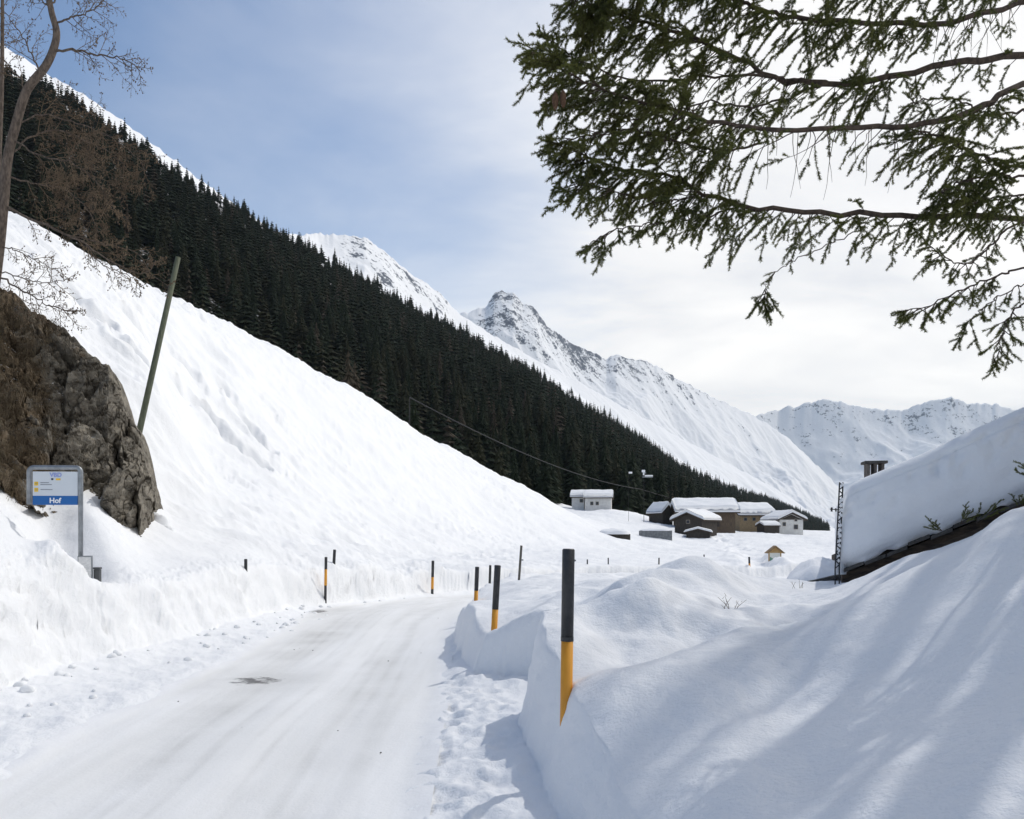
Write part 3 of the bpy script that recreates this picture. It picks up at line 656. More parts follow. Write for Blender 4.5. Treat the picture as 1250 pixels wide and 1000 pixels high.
house('dark_shed', 'low dark timber shed leaning against the white gabled house', 'shed', 933,951,649,173,4,1.1,.5,'x',6,M_timber2,.5,(),over=.3)
house('low_shed', 'low grey shed with snowy lean-to roof in front of the timber hut', 'shed', 838,866,657,hit(852, 657, 60).y,4,.8,.5,'y',-15,M_timber2,.35,(),over=.4)
b = MB(); q_ = hit(801, 656.5, 60).y; p = P(801, 656.5, q_); kk = q_/148; b.box(-2.9*kk, 2.9*kk, 0, 1.2, -1.5, 1.3*kk); 
o = b.build('stone_wall', M_grey, None, bevel=.03, loc=(p.x, p.y, p.z)); tag(o, 'low grey stone wall left of the timber hut, topped with snow', 'wall')
def mound(name, label, cat, x, y, Y, rx, ry, h, m=None, seed=0, parent=None):
    n = 26; a = np.linspace(-1, 1, n); A, B = np.meshgrid(a, a); r = np.clip(1-(np.abs(A)**2.6+np.abs(B)**2.6), 0, 1)**.5
    Z = r*h*(1+fbm(A*1.5+seed, B*1.5, 3)*.35)
    p = P(x, y, Y) if parent is None else Vector((x, y, Y))
    me = np_mesh(name, np.stack([A*rx, B*ry, Z-.05], -1).reshape(-1, 3), grid_faces(n, n), m or M_snowcap)
    o = link(name, me, parent, p)
    if label: tag(o, label, cat)
    return o
mound('snow_cap', None, None, 0, .6, 1.3*kk, 3.0*kk, .8, .35, parent=o)
b = MB(); q_ = hit(752, 656, 60).y; kk = q_/125; p = P(752, 656, q_); b.box(-2.2*kk, 2.2*kk, 0, 2, -1, .35); o = b.build('wood_stack', M_timber2, None, bevel=.05, loc=(p.x, p.y, p.z)); tag(o, 'long low stack buried under snow left of the grey stone wall', 'stack')
mound('snow_cap', None, None, 0, 1, .36, 2.5*kk, 1.3, .6, seed=4, parent=o)
# small notice board with a little roof
rt = bpy.data.objects.new('notice_board', None); col.objects.link(rt); p = P(946, 688, 46); p.z = gz(p.x, p.y) ; rt.location = p; tag(rt, 'little wooden notice board with pitched roof standing in the snow below the village', 'notice board')
Z0 = (HY-686.5)/F*46-p.z
M_bwood = mat('board_wood', (.5, .33, .14), .7, vary=(.38, .24, .1), vscale=6)
b = MB(); b.box(-.36, -.30, 0, .05, -.3, Z0+.62); b.box(.30, .36, 0, .05, -.3, Z0+.62); b.build('post', M_bwood, rt)
b = MB(); b.box(-.30, .30, .01, .04, Z0+.0, Z0+.56); b.build('panel', mat('board_paper', (.75, .77, .72), .6), rt)
b = MB(); b.prism([(-.28, Z0+.05), (.28, Z0+.05), (.28, Z0+.2), (.1, Z0+.3), (-.08, Z0+.2), (-.28, Z0+.3)], -.002, .009); b.build('picture', mat('board_green', (.12, .3, .17), .6, vary=(.3, .45, .4), vscale=9), rt)
b = MB(); b.prism([(-.52, Z0+.52), (-.46, Z0+.50), (0, Z0+.86), (.46, Z0+.50), (.52, Z0+.52), (0, Z0+.94)], -.2, .3); b.build('roof', mat('shingle', (.3, .2, .1), .8, vary=(.15, .1, .06), vscale=10), rt)
b = MB(); b.prism([(-.42, Z0+.53), (0, Z0+.855), (.42, Z0+.53)], -.03, -.005); b.build('gable', M_bwood, rt)

# ------------------------------------------------------------------ snow poles
M_orange = mat('orange_paint', (.80, .36, .035), .45, .4, vary=(.66, .28, .03), vscale=9, stretch=(1, 1, .4), detail=7)
M_black = mat('black_paint', (.022, .024, .026), .45, .4, vary=(.04, .04, .042), vscale=14, bump=.2, bscale=60)
M_metal = mat('galvanised_steel', (.30, .32, .34), .45, .4, .6, vary=(.22, .235, .25), vscale=12)
M_pole_g = mat('grey_wood', (.16, .15, .13), .85, .1, vary=(.09, .085, .075), vscale=10, stretch=(4, 4, .5))
def snow_pole(xt, yt, xb, yb, Y, wpx, blackfrac, label, low=None, bolt=False, tipslope=0, Yb=None, group='orange and black snow poles along the road'):
    top = P(xt, yt, Y); bot = P(xb, yb, Yb or Y); 
    ax = top-bot; L = ax.length
    ext_ = .5; b0 = bot-ax.normalized()*ext_; Lt = L+ext_
    rt = bpy.data.objects.new('snow_pole', None); col.objects.link(rt); rt.location = b0; rt.rotation_mode = 'QUATERNION'; rt.rotation_quaternion = ax.to_track_quat('Z', 'Y')
    tag(rt, label, 'snow pole', group)
    r = wpx/F*Y/2; zb = Lt-L*blackfrac
    m = MB()
    if blackfrac < 1:
        z0 = 0 if low is None else low*L+ext_
        m.tube([(0, 0, z0), (0, 0, zb)], r, 14); m.build('orange_section', M_orange, rt, smooth=False)
        if low is not None:
            m = MB(); m.tube([(0, 0, 0), (0, 0, z0-.002)], r*.98, 12); m.build('foot', M_black, rt)
        zs = zb
    else: zs = 0
    m = MB(); m.tube([(0, 0, zs+.001), (0, 0, Lt-.008), (0, 0, Lt)], [r*1.02, r*1.02, r*.85], 16); bs = m.build('black_section', M_black, rt)
    for po in rt.children:
        po.data.polygons.foreach_set('use_smooth', [len(f.vertices) == 4 for f in po.data.polygons])
    if bolt:
        m = MB(); m.tube([(r*.1, -r*1.0, Lt-.075), (r*.1, -r*1.16, Lt-.075)], .007, 8); m.tube([(r*.1, -r*1.16, Lt-.075), (r*.1, -r*1.25, Lt-.075)], .004, 8); m.build('bolt', M_metal, rt)
        m = MB(); m.tube([(0, 0, zb-.012), (0, 0, zb+.016)], r*1.06, 16); m.build('band', M_black, rt)
    return rt
snow_pole(694, 670, 690.5, 905, 5.3, 15, .47, 'largest snow pole, black above and orange below, sunk in the near snowbank', bolt=True)
snow_pole(607.5, 690, 602, 790, 10, 7.8, .54, 'second largest snow pole, black and orange, at the corner of the gap in the snowbank')
snow_pole(582.5, 692, 580.5, 745, 16, 5, .55, 'medium black and orange snow pole on the bank left of the second largest pole')
snow_pole(528.5, 684.5, 527.5, 729, 27.6, 3.4, .45, 'black and orange snow pole in front of the snow wall at the bend', low=.22)
snow_pole(398, 680, 397, 740, 21.3, 3.4, .25, 'black and orange snow pole in the left snow wall beside the dark roadside patch', low=.42)
yq = hit(300, 695, 14).y; snow_pole(300, 682.5, 300, 697, yq, 3.8, 1, 'black pole tip poking from the snow slope above the left wall')
yq = hit(408, 688.5, 14).y; snow_pole(408.5, 671, 407.5, 690, yq, 3.6, 1, 'grey-black post with a small clip poking from the snow above the left wall')
snow_pole(598.5, 690, 597.5, 722, 20, 3, 1, 'thin black pole between the second largest and the medium snow pole')
snow_pole(717, 683, 717, 700, 37, 1.6, .8, 'leftmost thin marker pole on the far snow wall right of the largest snow pole')
snow_pole(742.5, 681, 742.5, 700, 38, 1.5, 1, 'second thin marker pole from the left on the far snow wall')
snow_pole(804.5, 681, 804, 702, 39.5, 1.7, .45, 'orange and black marker pole in the middle of the far snow wall')
snow_pole(852.5, 680.5, 852, 700, 40.5, 1.9, 1, 'left one of the close pair of marker poles on the far snow wall')
snow_pole(859.5, 677, 859, 700, 41, 1.6, .9, 'taller right one of the close pair of marker poles on the far snow wall')
snow_pole(914.5, 680, 915.5, 706, 41.5, 2.3, .3, 'orange marker pole on the far snow wall left of the notice board')
# thin grey leaning pole
m = MB(); a = P(632.5, 722, 19); b_ = P(636.5, 666, 19); m.tube([a-(b_-a)*.4, b_], .028, 8); o = m.build('thin_pole', M_pole_g, None); tag(o, 'thin grey leaning pole right of the second largest snow pole', 'pole', None)
m = MB(); c = a+(b_-a)*.68; m.box(c.x+.01, c.x+.07, c.y-.02, c.y+.02, c.z-.01, c.z+.02); o2 = m.build('clip', M_metal, o)
# tall green leaning pole over the rock
M_green = mat('green_grey_wood', (.135, .15, .105), .8, .2, vary=(.085, .095, .065), vscale=6, stretch=(8, 8, .6), bump=.3)
b0 = P(166, 545, 22); t0 = P(217.5, 314, 22); m = MB(); m.tube([b0-(t0-b0)*.25, b0, t0], [.085, .083, .066], 16)
o = m.build('utility_pole', M_green, None); o.data.polygons.foreach_set('use_smooth', [len(f.vertices) == 4 for f in o.data.polygons]); tag(o, 'tall greenish wooden pole leaning right above the rock outcrop', 'pole')
# cable and its far mast
M_cable = mat('black_cable', (.02, .02, .022), .6)
A = P(500, 485, 85); B = P(781, 597, 165); pts3 = []
for i in range(30):
    t = i/29; q = A.lerp(B, t); q.z -= 4*t*(1-t)*1.6; pts3.append(q)
m = MB(); m.tube(pts3+[P(815, 607, 170)], .05, 5); o = m.build('power_cable', M_cable, None); tag(o, 'thin black cable sagging down in front of the dark forest to the village', 'cable')
A2 = pts3[0]; m = MB(); m.tube([A2-Vector((0, 0, 9)), A2], [.07, .05], 8); o = m.build('utility_pole', M_cable, None); tag(o, 'slim black pole carrying the upper end of the cable behind the snow slope', 'pole')
rt = bpy.data.objects.new('mast', None); col.objects.link(rt); p = P(786, 626, 175); rt.location = p; tag(rt, 'slim dark mast with a small snow-topped crossarm before the forest above the village', 'mast')
m = MB(); m.tube([(0, 0, -2), (0, 0, 9)], [.05, .04], 8); m.build('shaft', M_cable, rt)
m = MB(); m.box(-.3, 1.9, -.15, .15, 7.55, 7.75); m.box(-.15, .45, -.15, .15, 8.4, 8.6); m.build('crossarm', M_metal, rt)
m = MB(); m.box(.2, 1.9, -.22, .22, 7.76, 8.05); m.box(-.45, .25, -.2, .2, 8.61, 9.15); m.box(-.2, .1, -.2, .2, 8.0, 8.58); o = m.build('snow_cap', M_snowcap, rt, bevel=.08)
m = MB(); m.tube([(-3.3, 0, -2), (-3.3, 0, 8.3)], .03, 6); m.tube([(-3.3, 0, 8.2), (-2.8, 0, 8.35)], .06, 6); m.build('side_shaft', M_cable, rt)
m = MB(); m.box(-3.25, -2.5, -.2, .2, 8.36, 8.75); m.build('snow_cap', M_snowcap, rt, bevel=.1)

# ------------------------------------------------------------------ bus stop sign
def text_mesh(name, s, size, material, parent, loc, align='CENTER', extr=.0015, bold=0):
    cu = bpy.data.curves.new('t', 'FONT'); cu.body = s; cu.size = size; cu.align_x = align; cu.extrude = extr; cu.offset = bold; cu.resolution_u = 3
    tmp = bpy.data.objects.new('t', cu); col.objects.link(tmp); bpy.context.view_layer.update()
    me = bpy.data.meshes.new_from_object(tmp.evaluated_get(bpy.context.evaluated_depsgraph_get()))
    bpy.data.objects.remove(tmp); me.materials.clear(); me.materials.append(material); me.name = name
    return link(name, me, parent, loc, (R(90), 0, 0))
SY = 12.0
rt = bpy.data.objects.new('bus_stop_sign', None); col.objects.link(rt); p = P(98.5, 705, SY); rt.location = p; rt.rotation_euler = (0, 0, R(4)); tag(rt, 'blue and white bus stop sign reading Hof on a grey bent-tube post beside the rock', 'sign')
k = SY/F; zt = (705-571)*k; xr = 0; xl = -60.5*k; zl = (705-616)*k; rr = .055
pp = [(0, 0, -.8), (0, 0, zt-rr*1.2)]+[(-rr*1.2*(1-math.cos(a)), 0, zt-rr*1.2*(1-math.sin(a))) for a in np.linspace(.25, 1.57, 6)]
pp += [(xl+rr*1.2*(1-math.cos(a)), 0, zt-rr*1.2*(1-math.sin(a))) for a in np.linspace(1.57, .0, 6)]+[(xl, 0, zl)]
m = MB(); m.tube(pp, .034, 12); m.build('post', M_metal, rt, smooth=True)
x0, x1 = -56*k, -3.2*k; z1 = (705-576)*k; z0 = (705-616.5)*k; zm = (705-605.5)*k
m = MB(); m.box(x0, x1, -.012, .012, zm+.001, z1); pn = m.build('panel', mat('sign_white', (.62, .66, .70), .4, .4), rt)
m = MB(); m.box(x0, x1, -.012, .012, z0, zm); m.build('name_plate', mat('sign_blue', (.012, .12, .38), .4, .4), rt)
M_w = mat('letter_white', (.85, .87, .9), .5); M_lb = mat('letter_lilac', (.30, .36, .66), .5); M_y = mat('route_yellow', (.85, .55, .03), .5); M_k = mat('letter_dark', (.05, .06, .09), .5); M_gl = mat('letter_grey', (.25, .27, .3), .5)
xm = (x0+x1)/2
text_mesh('lettering', 'Hof', .105, M_w, rt, (xm-.0, -.016, z0+.028), bold=.003)
text_mesh('lettering', 'VBD', .088, M_lb, rt, (xm+.01, -.016, z1-.078), bold=.003)
m = MB(); m.box(xm-.055, xm-.025, -.016, -.013, z1-.125, z1-.097); m.build('emblem', M_k, rt)
m = MB(); m.box(xm+.012, xm+.075, -.016, -.013, z1-.125, z1-.1); m.build('emblem', M_y, rt)
for zz, ll in ((z1-.205, (.12, .16)), (z1-.295, (.17,))):
    m = MB(); m.box(x0+.025, x0+.078, -.016, -.013, zz, zz+.055); sq = m.build('route_badge', M_y, rt)
    text_mesh('badge_number', '13' if zz > z1-.25 else '12', .038, M_gl, rt, (x0+.051, -.019, zz+.014))
    m = MB()
    for q, l in enumerate(ll): m.box(x0+.11, x0+.11+l, -.015, -.013, zz+.038-q*.028-(0 if len(ll) > 1 else .012), zz+.049-q*.028-(0 if len(ll) > 1 else .012))
    m.build('route_text', M_gl, rt)
# timetable case at the foot of the post
rt2 = bpy.data.objects.new('timetable_case', None); col.objects.link(rt2); p = P(103.5, 718, SY-.1); rt2.location = p; rt2.rotation_euler = (0, 0, R(8)); tag(rt2, 'small framed white timetable case half buried in snow under the bus stop sign', 'timetable')
m = MB(); m.box(-.1, .1, 0, .04, -.35, .47); m.build('frame', M_metal, rt2, bevel=.006)
m = MB(); m.box(-.085, .085, -.006, -.002, -.3, .45); m.build('sheet', mat('paper', (.72, .72, .72), .5, vary=(.55, .56, .57), vscale=16, stretch=(1, 1, 3)), rt2)
m = MB(); p = P(119, 720, SY); m.box(-.045, .045, -.03, .03, -.35, .30); m.box(-.05, .05, -.035, .035, .302, .33); o = m.build('marker_post', mat('dark_steel', (.1, .105, .11), .6, .3, .3), None, bevel=.006, loc=p); tag(o, 'short dark grey post in the snow just right of the timetable case', 'post')

# ------------------------------------------------------------------ rock outcrop
def rock():
    top = [(-420,250,16),(-200,300,17),(-60,330,17.5),(0,345,17.5),(22,362,17.6),(45,382,17.7),(80,398,17.8),(108,428,17.9),(132,446,18),(148,484,18.2),(152,500,18.3),(170,524,18.4),(176,556,18.6),(186,590,18.7),(190,625,18.8),(186,652,18.8)]
    bot = [(-420,620,12.5),(-200,615,13.3),(-60,608,13.6),(0,603,13.8),(22,612,14),(45,628,14.3),(80,640,14.6),(108,652,14.8),(132,660,15),(148,666,15.2),(152,668,15.4),(164,670,15.8),(172,670,16.4),(180,668,17.2),(186,664,18),(188,660,18.7)]
    ns, ntt = 420, 300
    d = np.array([0]+[math.hypot(top[i+1][0]-top[i][0], top[i+1][1]-top[i][1]) for i in range(len(top)-1)]).cumsum()
    s = np.linspace(0, d[-1], ns); T_ = np.array(top, float); B_ = np.array(bot, float)
    ti = [np.interp(s, d, T_[:, j]) for j in range(3)]; bi = [np.interp(s, d, B_[:, j]) for j in range(3)]
    t = np.linspace(0, 1, ntt)[:, None]
    x = ti[0]*(1-t)+bi[0]*t; y = ti[1]*(1-t)+bi[1]*t; Y = ti[2]*(1-t)+bi[2]*t
    V = np.stack([(x-CX)/F*Y, Y, (HY-y)/F*Y], -1)
    xr_ = V[..., 0]+V[..., 1]*.55; a = xr_*.8+V[..., 2]*.6; c = V[..., 2]*.8-xr_*.6
    w1, w2, cell, gx, gy = worley(a*1.15+fbm(V[..., 0], V[..., 2], 3)*.5, c*1.15+fbm(V[..., 0]+9, V[..., 2], 3)*.5)
    v1, v2, cell2, hx, hy = worley(a*3.1+fbm(V[..., 0]*2, V[..., 2]*2, 4)*1.1, c*2.2+fbm(V[..., 0]*2+4, V[..., 2]*2+8, 4)*1.1)
    u1, u2, cell3, kx, ky = worley(a*8.5+fbm(V[..., 0]*4, V[..., 2]*4, 3)*1.3, c*6+fbm(V[..., 0]*4+4, V[..., 2]*4+8, 3)*1.3)
    disp = (cell-.5)*.85+(gx*(cell-.4)*1.4+gy*.6)*.7+(cell2-.5)*.26+(hx*.5+hy*(cell2-.2))*.25+(cell3-.5)*.13+(kx*.6+ky*(cell3-.5))*.10+fbm(V[..., 0]*1.2, V[..., 2]*1.2, 5)*.25
    disp -= .22*sstep(.12, 0, w2-w1)+.08*sstep(.1, 0, v2-v1)
    env = np.clip(np.minimum(t*9, 1)*1.0, 0, 1)*np.ones_like(x)
    nrm = np.array([.45, -.85, .3]); V = V+(disp*(.55+.45*env)*np.clip(1.6-1.2*(np.arange(ns)/ns)**6, 0, 1))[..., None]*nrm
    # a back lip running into the hill
    lip = V[:1].repeat(6, 0).copy()
    for q in range(6):
        f = (6-q)/6; lip[q, :, 1] += f*4; lip[q, :, 2] -= f*f*2.2; lip[q, :, 0] -= f*1.2
    V2 = np.concatenate([lip, V]); nr = V2.shape[0]
    m = bpy.data.materials.new('rock_face'); m.use_nodes = True; nt = m.node_tree; b = nt.nodes['Principled BSDF']
    g = nd(nt, 'ShaderNodeNewGeometry'); pos = g.outputs['Position']
    mp = nd(nt, 'ShaderNodeMapping'); mp.inputs['Rotation'].default_value = (0, R(-35), 0); mp.inputs['Scale'].default_value = (1, 1, 3.2); nt.links.new(pos, mp.inputs[0])
    n1 = noise(nt, mp.outputs[0], 1.6, 8, .65).outputs['Fac']; n2 = noise(nt, pos, 9, 6, .7).outputs['Fac']
    c = mixc(nt, maprange(nt, n1, .38, .62), (.07, .058, .043), (.31, .275, .22))
    c = mixc(nt, maprange(nt, n2, .42, .62, 0, .55), c, (.30, .28, .24))
    ga = nd(nt, 'ShaderNodeAttribute', attribute_name='grass').outputs['Fac']
    mp2 = nd(nt, 'ShaderNodeMapping'); mp2.inputs['Scale'].default_value = (9, 9, 1.6); nt.links.new(pos, mp2.inputs[0])
    n4 = noise(nt, mp2.outputs[0], 1.6, 6, .7).outputs['Fac']
    gc = mixc(nt, maprange(nt, n4, .4, .6), (.055, .042, .028), (.23, .175, .115))
    gf = maprange(nt, math_n(nt, 'ADD', ga, math_n(nt, 'MULTIPLY', n1, .8)), .82, .96)
    c = mixc(nt, gf, c, gc)
    sp = nd(nt, 'ShaderNodeSeparateXYZ'); nt.links.new(g.outputs['Normal'], sp.inputs[0])
    sa = nd(nt, 'ShaderNodeAttribute', attribute_name='drift').outputs['Fac']
    sf = maprange(nt, math_n(nt, 'ADD', math_n(nt, 'ADD', sp.outputs['Z'], sa), math_n(nt, 'MULTIPLY', n2, .6)), 1.10, 1.17)
    c = mixc(nt, sf, c, SNOW)
    nt.links.new(c, b.inputs['Base Color']); b.inputs['Roughness'].default_value = .9; b.inputs['Specular IOR Level'].default_value = .15
    bp = nd(nt, 'ShaderNodeBump'); bp.inputs['Strength'].default_value = .9; bp.inputs['Distance'].default_value = .06
    nt.links.new(math_n(nt, 'ADD', n2, n4), bp.inputs['Height']); nt.links.new(bp.outputs['Normal'], b.inputs['Normal'])
    me = np_mesh('rock_outcrop', V2.reshape(-1, 3), grid_faces(nr, ns), m, False)
    xx = np.concatenate([x[:1].repeat(6, 0), x]); yy = np.concatenate([y[:1].repeat(6, 0), y])
    attr(me, 'grass', np.clip(.72-(xx/210.)+fbm(xx*.02, yy*.02, 3)*.35, -.3, .62)+.25*np.exp(-((xx-60)/25)**2)*0)
    attr(me, 'drift', .25*np.exp(-((xx-8)/14)**2-((yy-400)/70)**2)+.35*np.exp(-((xx-78)/16)**2-((yy-478)/16)**2)-.15)
    o = link('rock_outcrop', me); tag(o, kind='structure')
    return V
ROCK = rock()
for i, (x, y, Y, r) in enumerate(((193,630,18.3,.28),(203,640,18.0,.2),(112,640,14.7,.16),(78,480,16.6,.2),(68,470,16.6,.14),(186,652,17.6,.3),(118,652,14.5,.2))):
    if i in (3, 4):
        q_ = ROCK.reshape(-1, 3); k_ = np.argmin((q_[:, 0]/q_[:, 1]*F+CX-x)**2+(HY-q_[:, 2]/q_[:, 1]*F-y)**2); Y = float(q_[k_, 1])+.06; r *= .8
    o = mound('snow_lump', ['rounded snow lump leaning on the lower right corner of the rock outcrop','small snow lump just right of the rock outcrop foot','small snow knob below the rock behind the bus stop post','snow pad on a ledge in the middle of the rock outcrop','smaller snow pad beside the one on the rock ledge','low snow lump at the foot of the rock corner','low snow knob at the rock foot right of the sign post'][i], 'snow lump', x, y+12, Y, r, r*.8, r*1.1, M_snowcap, i)

# ------------------------------------------------------------------ chalet at the right with the thick snow load
M_roofw = mat('old_roof_timber', (.10, .075, .055), .85, .15, vary=(.04, .033, .028), vscale=4, stretch=(1, 3, 6), bump=.4)
M_slab = mat('stone_slab', (.09, .085, .08), .8, .2, vary=(.05, .048, .045), vscale=6, bump=.5)
def big_chalet():
    C0 = Vector((4.05, 10, -.47)); ev = Vector((.375, 1, 0)).normalized(); vg = Vector((1, -.385, .475))          # eave direction, verge direction (rising right)
    vh = Vector((vg.x, vg.y, 0)); L = vh.length; vh.normalize(); sl_ = vg.z/L
    rt = bpy.data.objects.new('snow_chalet', None); col.objects.link(rt); rt.location = C0; tag(rt, 'chalet at the right whose roof carries a metre-thick slab of snow', 'house')
    def Q(a, b, z): return vh*a+ev*b+Vector((0, 0, z))      # a along verge, b along eave, relative to the roof plane
    W1, B1 = 6.0, 9.0
    def solid(name, a0, a1, b0, b1, z0, z1, m, par=rt, follow=True, bevel=0):
        mb = MB(); vs = []
        for a in (a0, a1):
            for b in (b0, b1):
                for z in (z0, z1): vs.append(Q(a, b, z+(a*sl_ if follow else 0)))
        mb.add(vs, [(0, 1, 3, 2), (4, 6, 7, 5), (0, 4, 5, 1), (2, 3, 7, 6), (0, 2, 6, 4), (1, 5, 7, 3)])
        return mb.build(name, m, par, bevel=bevel)
    rf = solid('roof', -.02, W1, .02, B1, -.16, -.03, M_roofw, bevel=.01)
    # verge boards and stone slabs with ragged ends
    for k in range(26):
        a = k*.235; dz = random.uniform(-.015, .02)
        solid('roof_slab', a, a+.225, -.06-random.uniform(0, .07), .5, -.025+dz, .02+dz, M_slab, rt, bevel=.006)
    solid('verge_board', 0, W1, -.03, .015, -.25, -.12, M_roofw, rt)
    solid('rafter', -.02, W1, .35, .45, -.34, -.165, M_roofw, rt)
    # gable wall and side wall
    mb = MB(); vs = []
    for b in (.75, .95):
        vs += [Q(.5, b, -2.6), Q(W1, b, -2.6), Q(W1, b, W1*sl_-.17), Q(.5, b, .5*sl_-.17)]
    mb.add(vs, [(0, 1, 2, 3), (7, 6, 5, 4), (0, 4, 5, 1), (1, 5, 6, 2), (2, 6, 7, 3), (3, 7, 4, 0)]); mb.build('wall', M_timber2, rt)
    mb = MB(); vs = []
    for a in (.5, .7):
        vs += [Q(a, .96, -2.6), Q(a, B1-.4, -2.6), Q(a, B1-.4, a*sl_-.17), Q(a, .96, a*sl_-.17)]
    mb.add(vs, [(0, 1, 2, 3), (7, 6, 5, 4), (0, 4, 5, 1), (1, 5, 6, 2), (2, 6, 7, 3), (3, 7, 4, 0)]); mb.build('wall', M_timber2, rt)
    # snow load: front face, crest and body as one closed grid wrapped around the profile
    na, nb = 150, 150
    a = np.linspace(-.05, W1, na); ring_t = np.linspace(0, 1, nb)
    # profile in (b, z): up the front face, round the top edge, back over the roof
    prof = []
    for t in np.linspace(0, 1, 60): prof.append((-.10-.10*math.sin(t*math.pi*.9)-.03*t, .02+t*.86))
    for w_ in np.linspace(0, math.pi/2, 24)[1:]: prof.append((-.13+.22*(1-math.cos(w_)), .88+.17*math.sin(w_)))
    for t in np.linspace(0, 1, 60)[1:]: prof.append((.09+t*(B1-.2), 1.05+.03*math.sin(t*5)))
    prof = np.array(prof); m_ = len(prof)
    A_, I_ = np.meshgrid(a, np.arange(m_)); bb = prof[I_, 0]; zz = prof[I_, 1]
    pit = np.clip(fbm(A_*5.5, zz*2.6, 3), 0, 1)*sstep(.45, .75, zz)*sstep(1.0, .85, zz)
    bb = bb+pit*.16+fbm(A_*1.1, zz*1.3, 3)*.07+fbm(A_*4, zz*4, 3)*.012
    low = sstep(.22, 0, zz)*(.07+.06*fbm(A_*3, A_*0, 3)); bb = bb+low
    # scalloped bulges low on the face
    bb = bb-.05*np.abs(np.sin(A_*3.1+.6))*sstep(.6, .1, zz)*sstep(0, .15, zz)
    zz = zz+fbm(A_*.7, bb*.5+I_*0, 3)*.06*sstep(.3, 1, zz)+(I_ < 4)*fbm(A_*2.5, A_*0+3, 3)*.1
    # left end: rounded shoulder down the eave side
    endr = np.clip((A_+.05)/.35, 0, 1); shr = np.sqrt(1-(1-endr)**2)
    zz = zz*(.93+.07*shr); 
    X = np.zeros(A_.shape+(3,))
    vhx = np.array(vh); evx = np.array(ev)
    aa = A_-.06*np.sin(np.clip(zz, 0, 1)*3.1)*(1-shr)*1.5+.12*(1-shr)*zz
    # push the left end into the hollow shown by its lit side
    X = aa[..., None]*vhx+(bb+(1-shr)*.12)[..., None]*evx; X[..., 2] += zz+A_*sl_
    V = X.reshape(-1, 3); n = len(V); Bt = X.copy(); Bt[..., 2] = A_*sl_-.02
    fs = grid_faces(m_, na); V = np.concatenate([V, Bt.reshape(-1, 3)])
    idx = np.arange(n).reshape(m_, na); lft = idx[:, 0]
    # eave side wall: wavy inner strips
    side = np.stack([lft[:-1], lft[1:], lft[1:]+n, lft[:-1]+n], -1); bk = idx[-1, :]; side2 = np.stack([bk[:-1], bk[1:], bk[1:]+n, bk[:-1]+n], -1)
    me = np_mesh('snow_load', V, np.concatenate([fs, side, side2]), M_snowcap); link('snow_load', me, rt)
    # chimney
    cp = P(1067, 590, 15.5)-C0; ch = bpy.data.objects.new('chimney', None)
    mb = MB(); mb.box(-.15, .15, -.15, .15, -1.6, .14); mb.box(-.15, -.10, -.15, .15, .14, .36)
    mb.box(.10, .15, -.15, .15, .14, .36); mb.box(-.03, .02, -.15, .15, .14, .36); 
    c = mb.build('chimney', mat('chimney_stone', (.15, .135, .12), .9, .1, vary=(.09, .08, .075), vscale=12, bump=.5), rt, loc=cp, rot=(0, 0, R(-12)))
    mb = MB(); mb.box(-.20, .20, -.20, .20, .363, .41); mb.build('chimney_cap', M_slab, c)
    return rt, C0
ch_root, C0 = big_chalet()
# snow-crusted lattice at the roof corner
rt = bpy.data.objects.new('metal_lattice', None); col.objects.link(rt); b0 = P(1022, 694, 9.85); rt.location = b0; tag(rt, 'thin dark lattice upright crusted with snow at the left corner of the snow-laden roof', 'lattice')
t0 = P(1027, 589, 9.85)-b0; m = MB(); M_iron = mat('dark_iron', (.035, .035, .038), .6, .3)
m.tube([Vector((-.025, 0, -.5)), Vector((-.025, 0, 0)), t0+Vector((-.02, 0, 0))], .009, 6); m.tube([Vector((.025, 0, -.5)), Vector((.025, 0, 0)), t0+Vector((.02, 0, 0))], .009, 6)
for i in range(22):
    f0, f1 = i/22, (i+1)/22; s_ = .025 if i % 2 else -.025
    m.tube([t0*f0+Vector((s_, 0, 0)), t0*f1+Vector((-s_, 0, 0))], .007, 5)
m.build('frame', M_iron, rt)
m = MB(); q = t0*.68; m.tube([q, q+Vector((-.12, 0, .01))], .006, 5); m.tube([q+Vector((-.10, 0, .03)), q+Vector((-.10, 0, -.02))], .012, 6); m.tube([q+Vector((-.05, 0, .02)), q+Vector((-.05, 0, -.02))], .009, 6); m.build('bracket', M_iron, rt)
m = MB(); rr_ = random.Random(3)
for i in range(17):
    f = (i+.5)/17; q = t0*f; 
    if rr_.random() < .25: continue
    s_ = rr_.uniform(.012, .024); m.tube([q+Vector((rr_.uniform(-.012, .03), -.012, -s_)), q+Vector((.01, -.012, 0)), q+Vector((.012, -.012, s_*1.2))], [s_*.5, s_, s_*.4], 7)
m.build('snow_crust', M_snowcap, rt, smooth=True)
# low stone shed roof with a snow dome at the chalet's foot
rt = bpy.data.objects.new('low_shed', None); col.objects.link(rt); p = P(1002, 716, 10.8); rt.location = p; rt.rotation_euler = (0, 0, R(-20)); tag(rt, 'low red-brown shed under a dome of snow at the left foot of the snow-laden chalet', 'shed')
M_rb = mat('red_brown_boards', (.24, .12, .075), .85, .1, vary=(.10, .055, .04), vscale=5, stretch=(1, 1, 5), bump=.5)
m = MB(); m.prism([(-.22, -.6), (.75, -.6), (.75, .30), (.42, .12), (-.22, -.02)], 0, 2.5); m.build('wall', M_rb, rt)
m = MB(); m.prism([(-.4, -.03), (.45, .17), (.8, .34), (.8, .38), (.45, .215), (-.4, .01)], -.1, 2.6); m.build('roof', M_slab, rt)
mound('snow_cap', None, None, .12, 1.2, -.06, .62, 1.3, .40, seed=8, parent=rt)

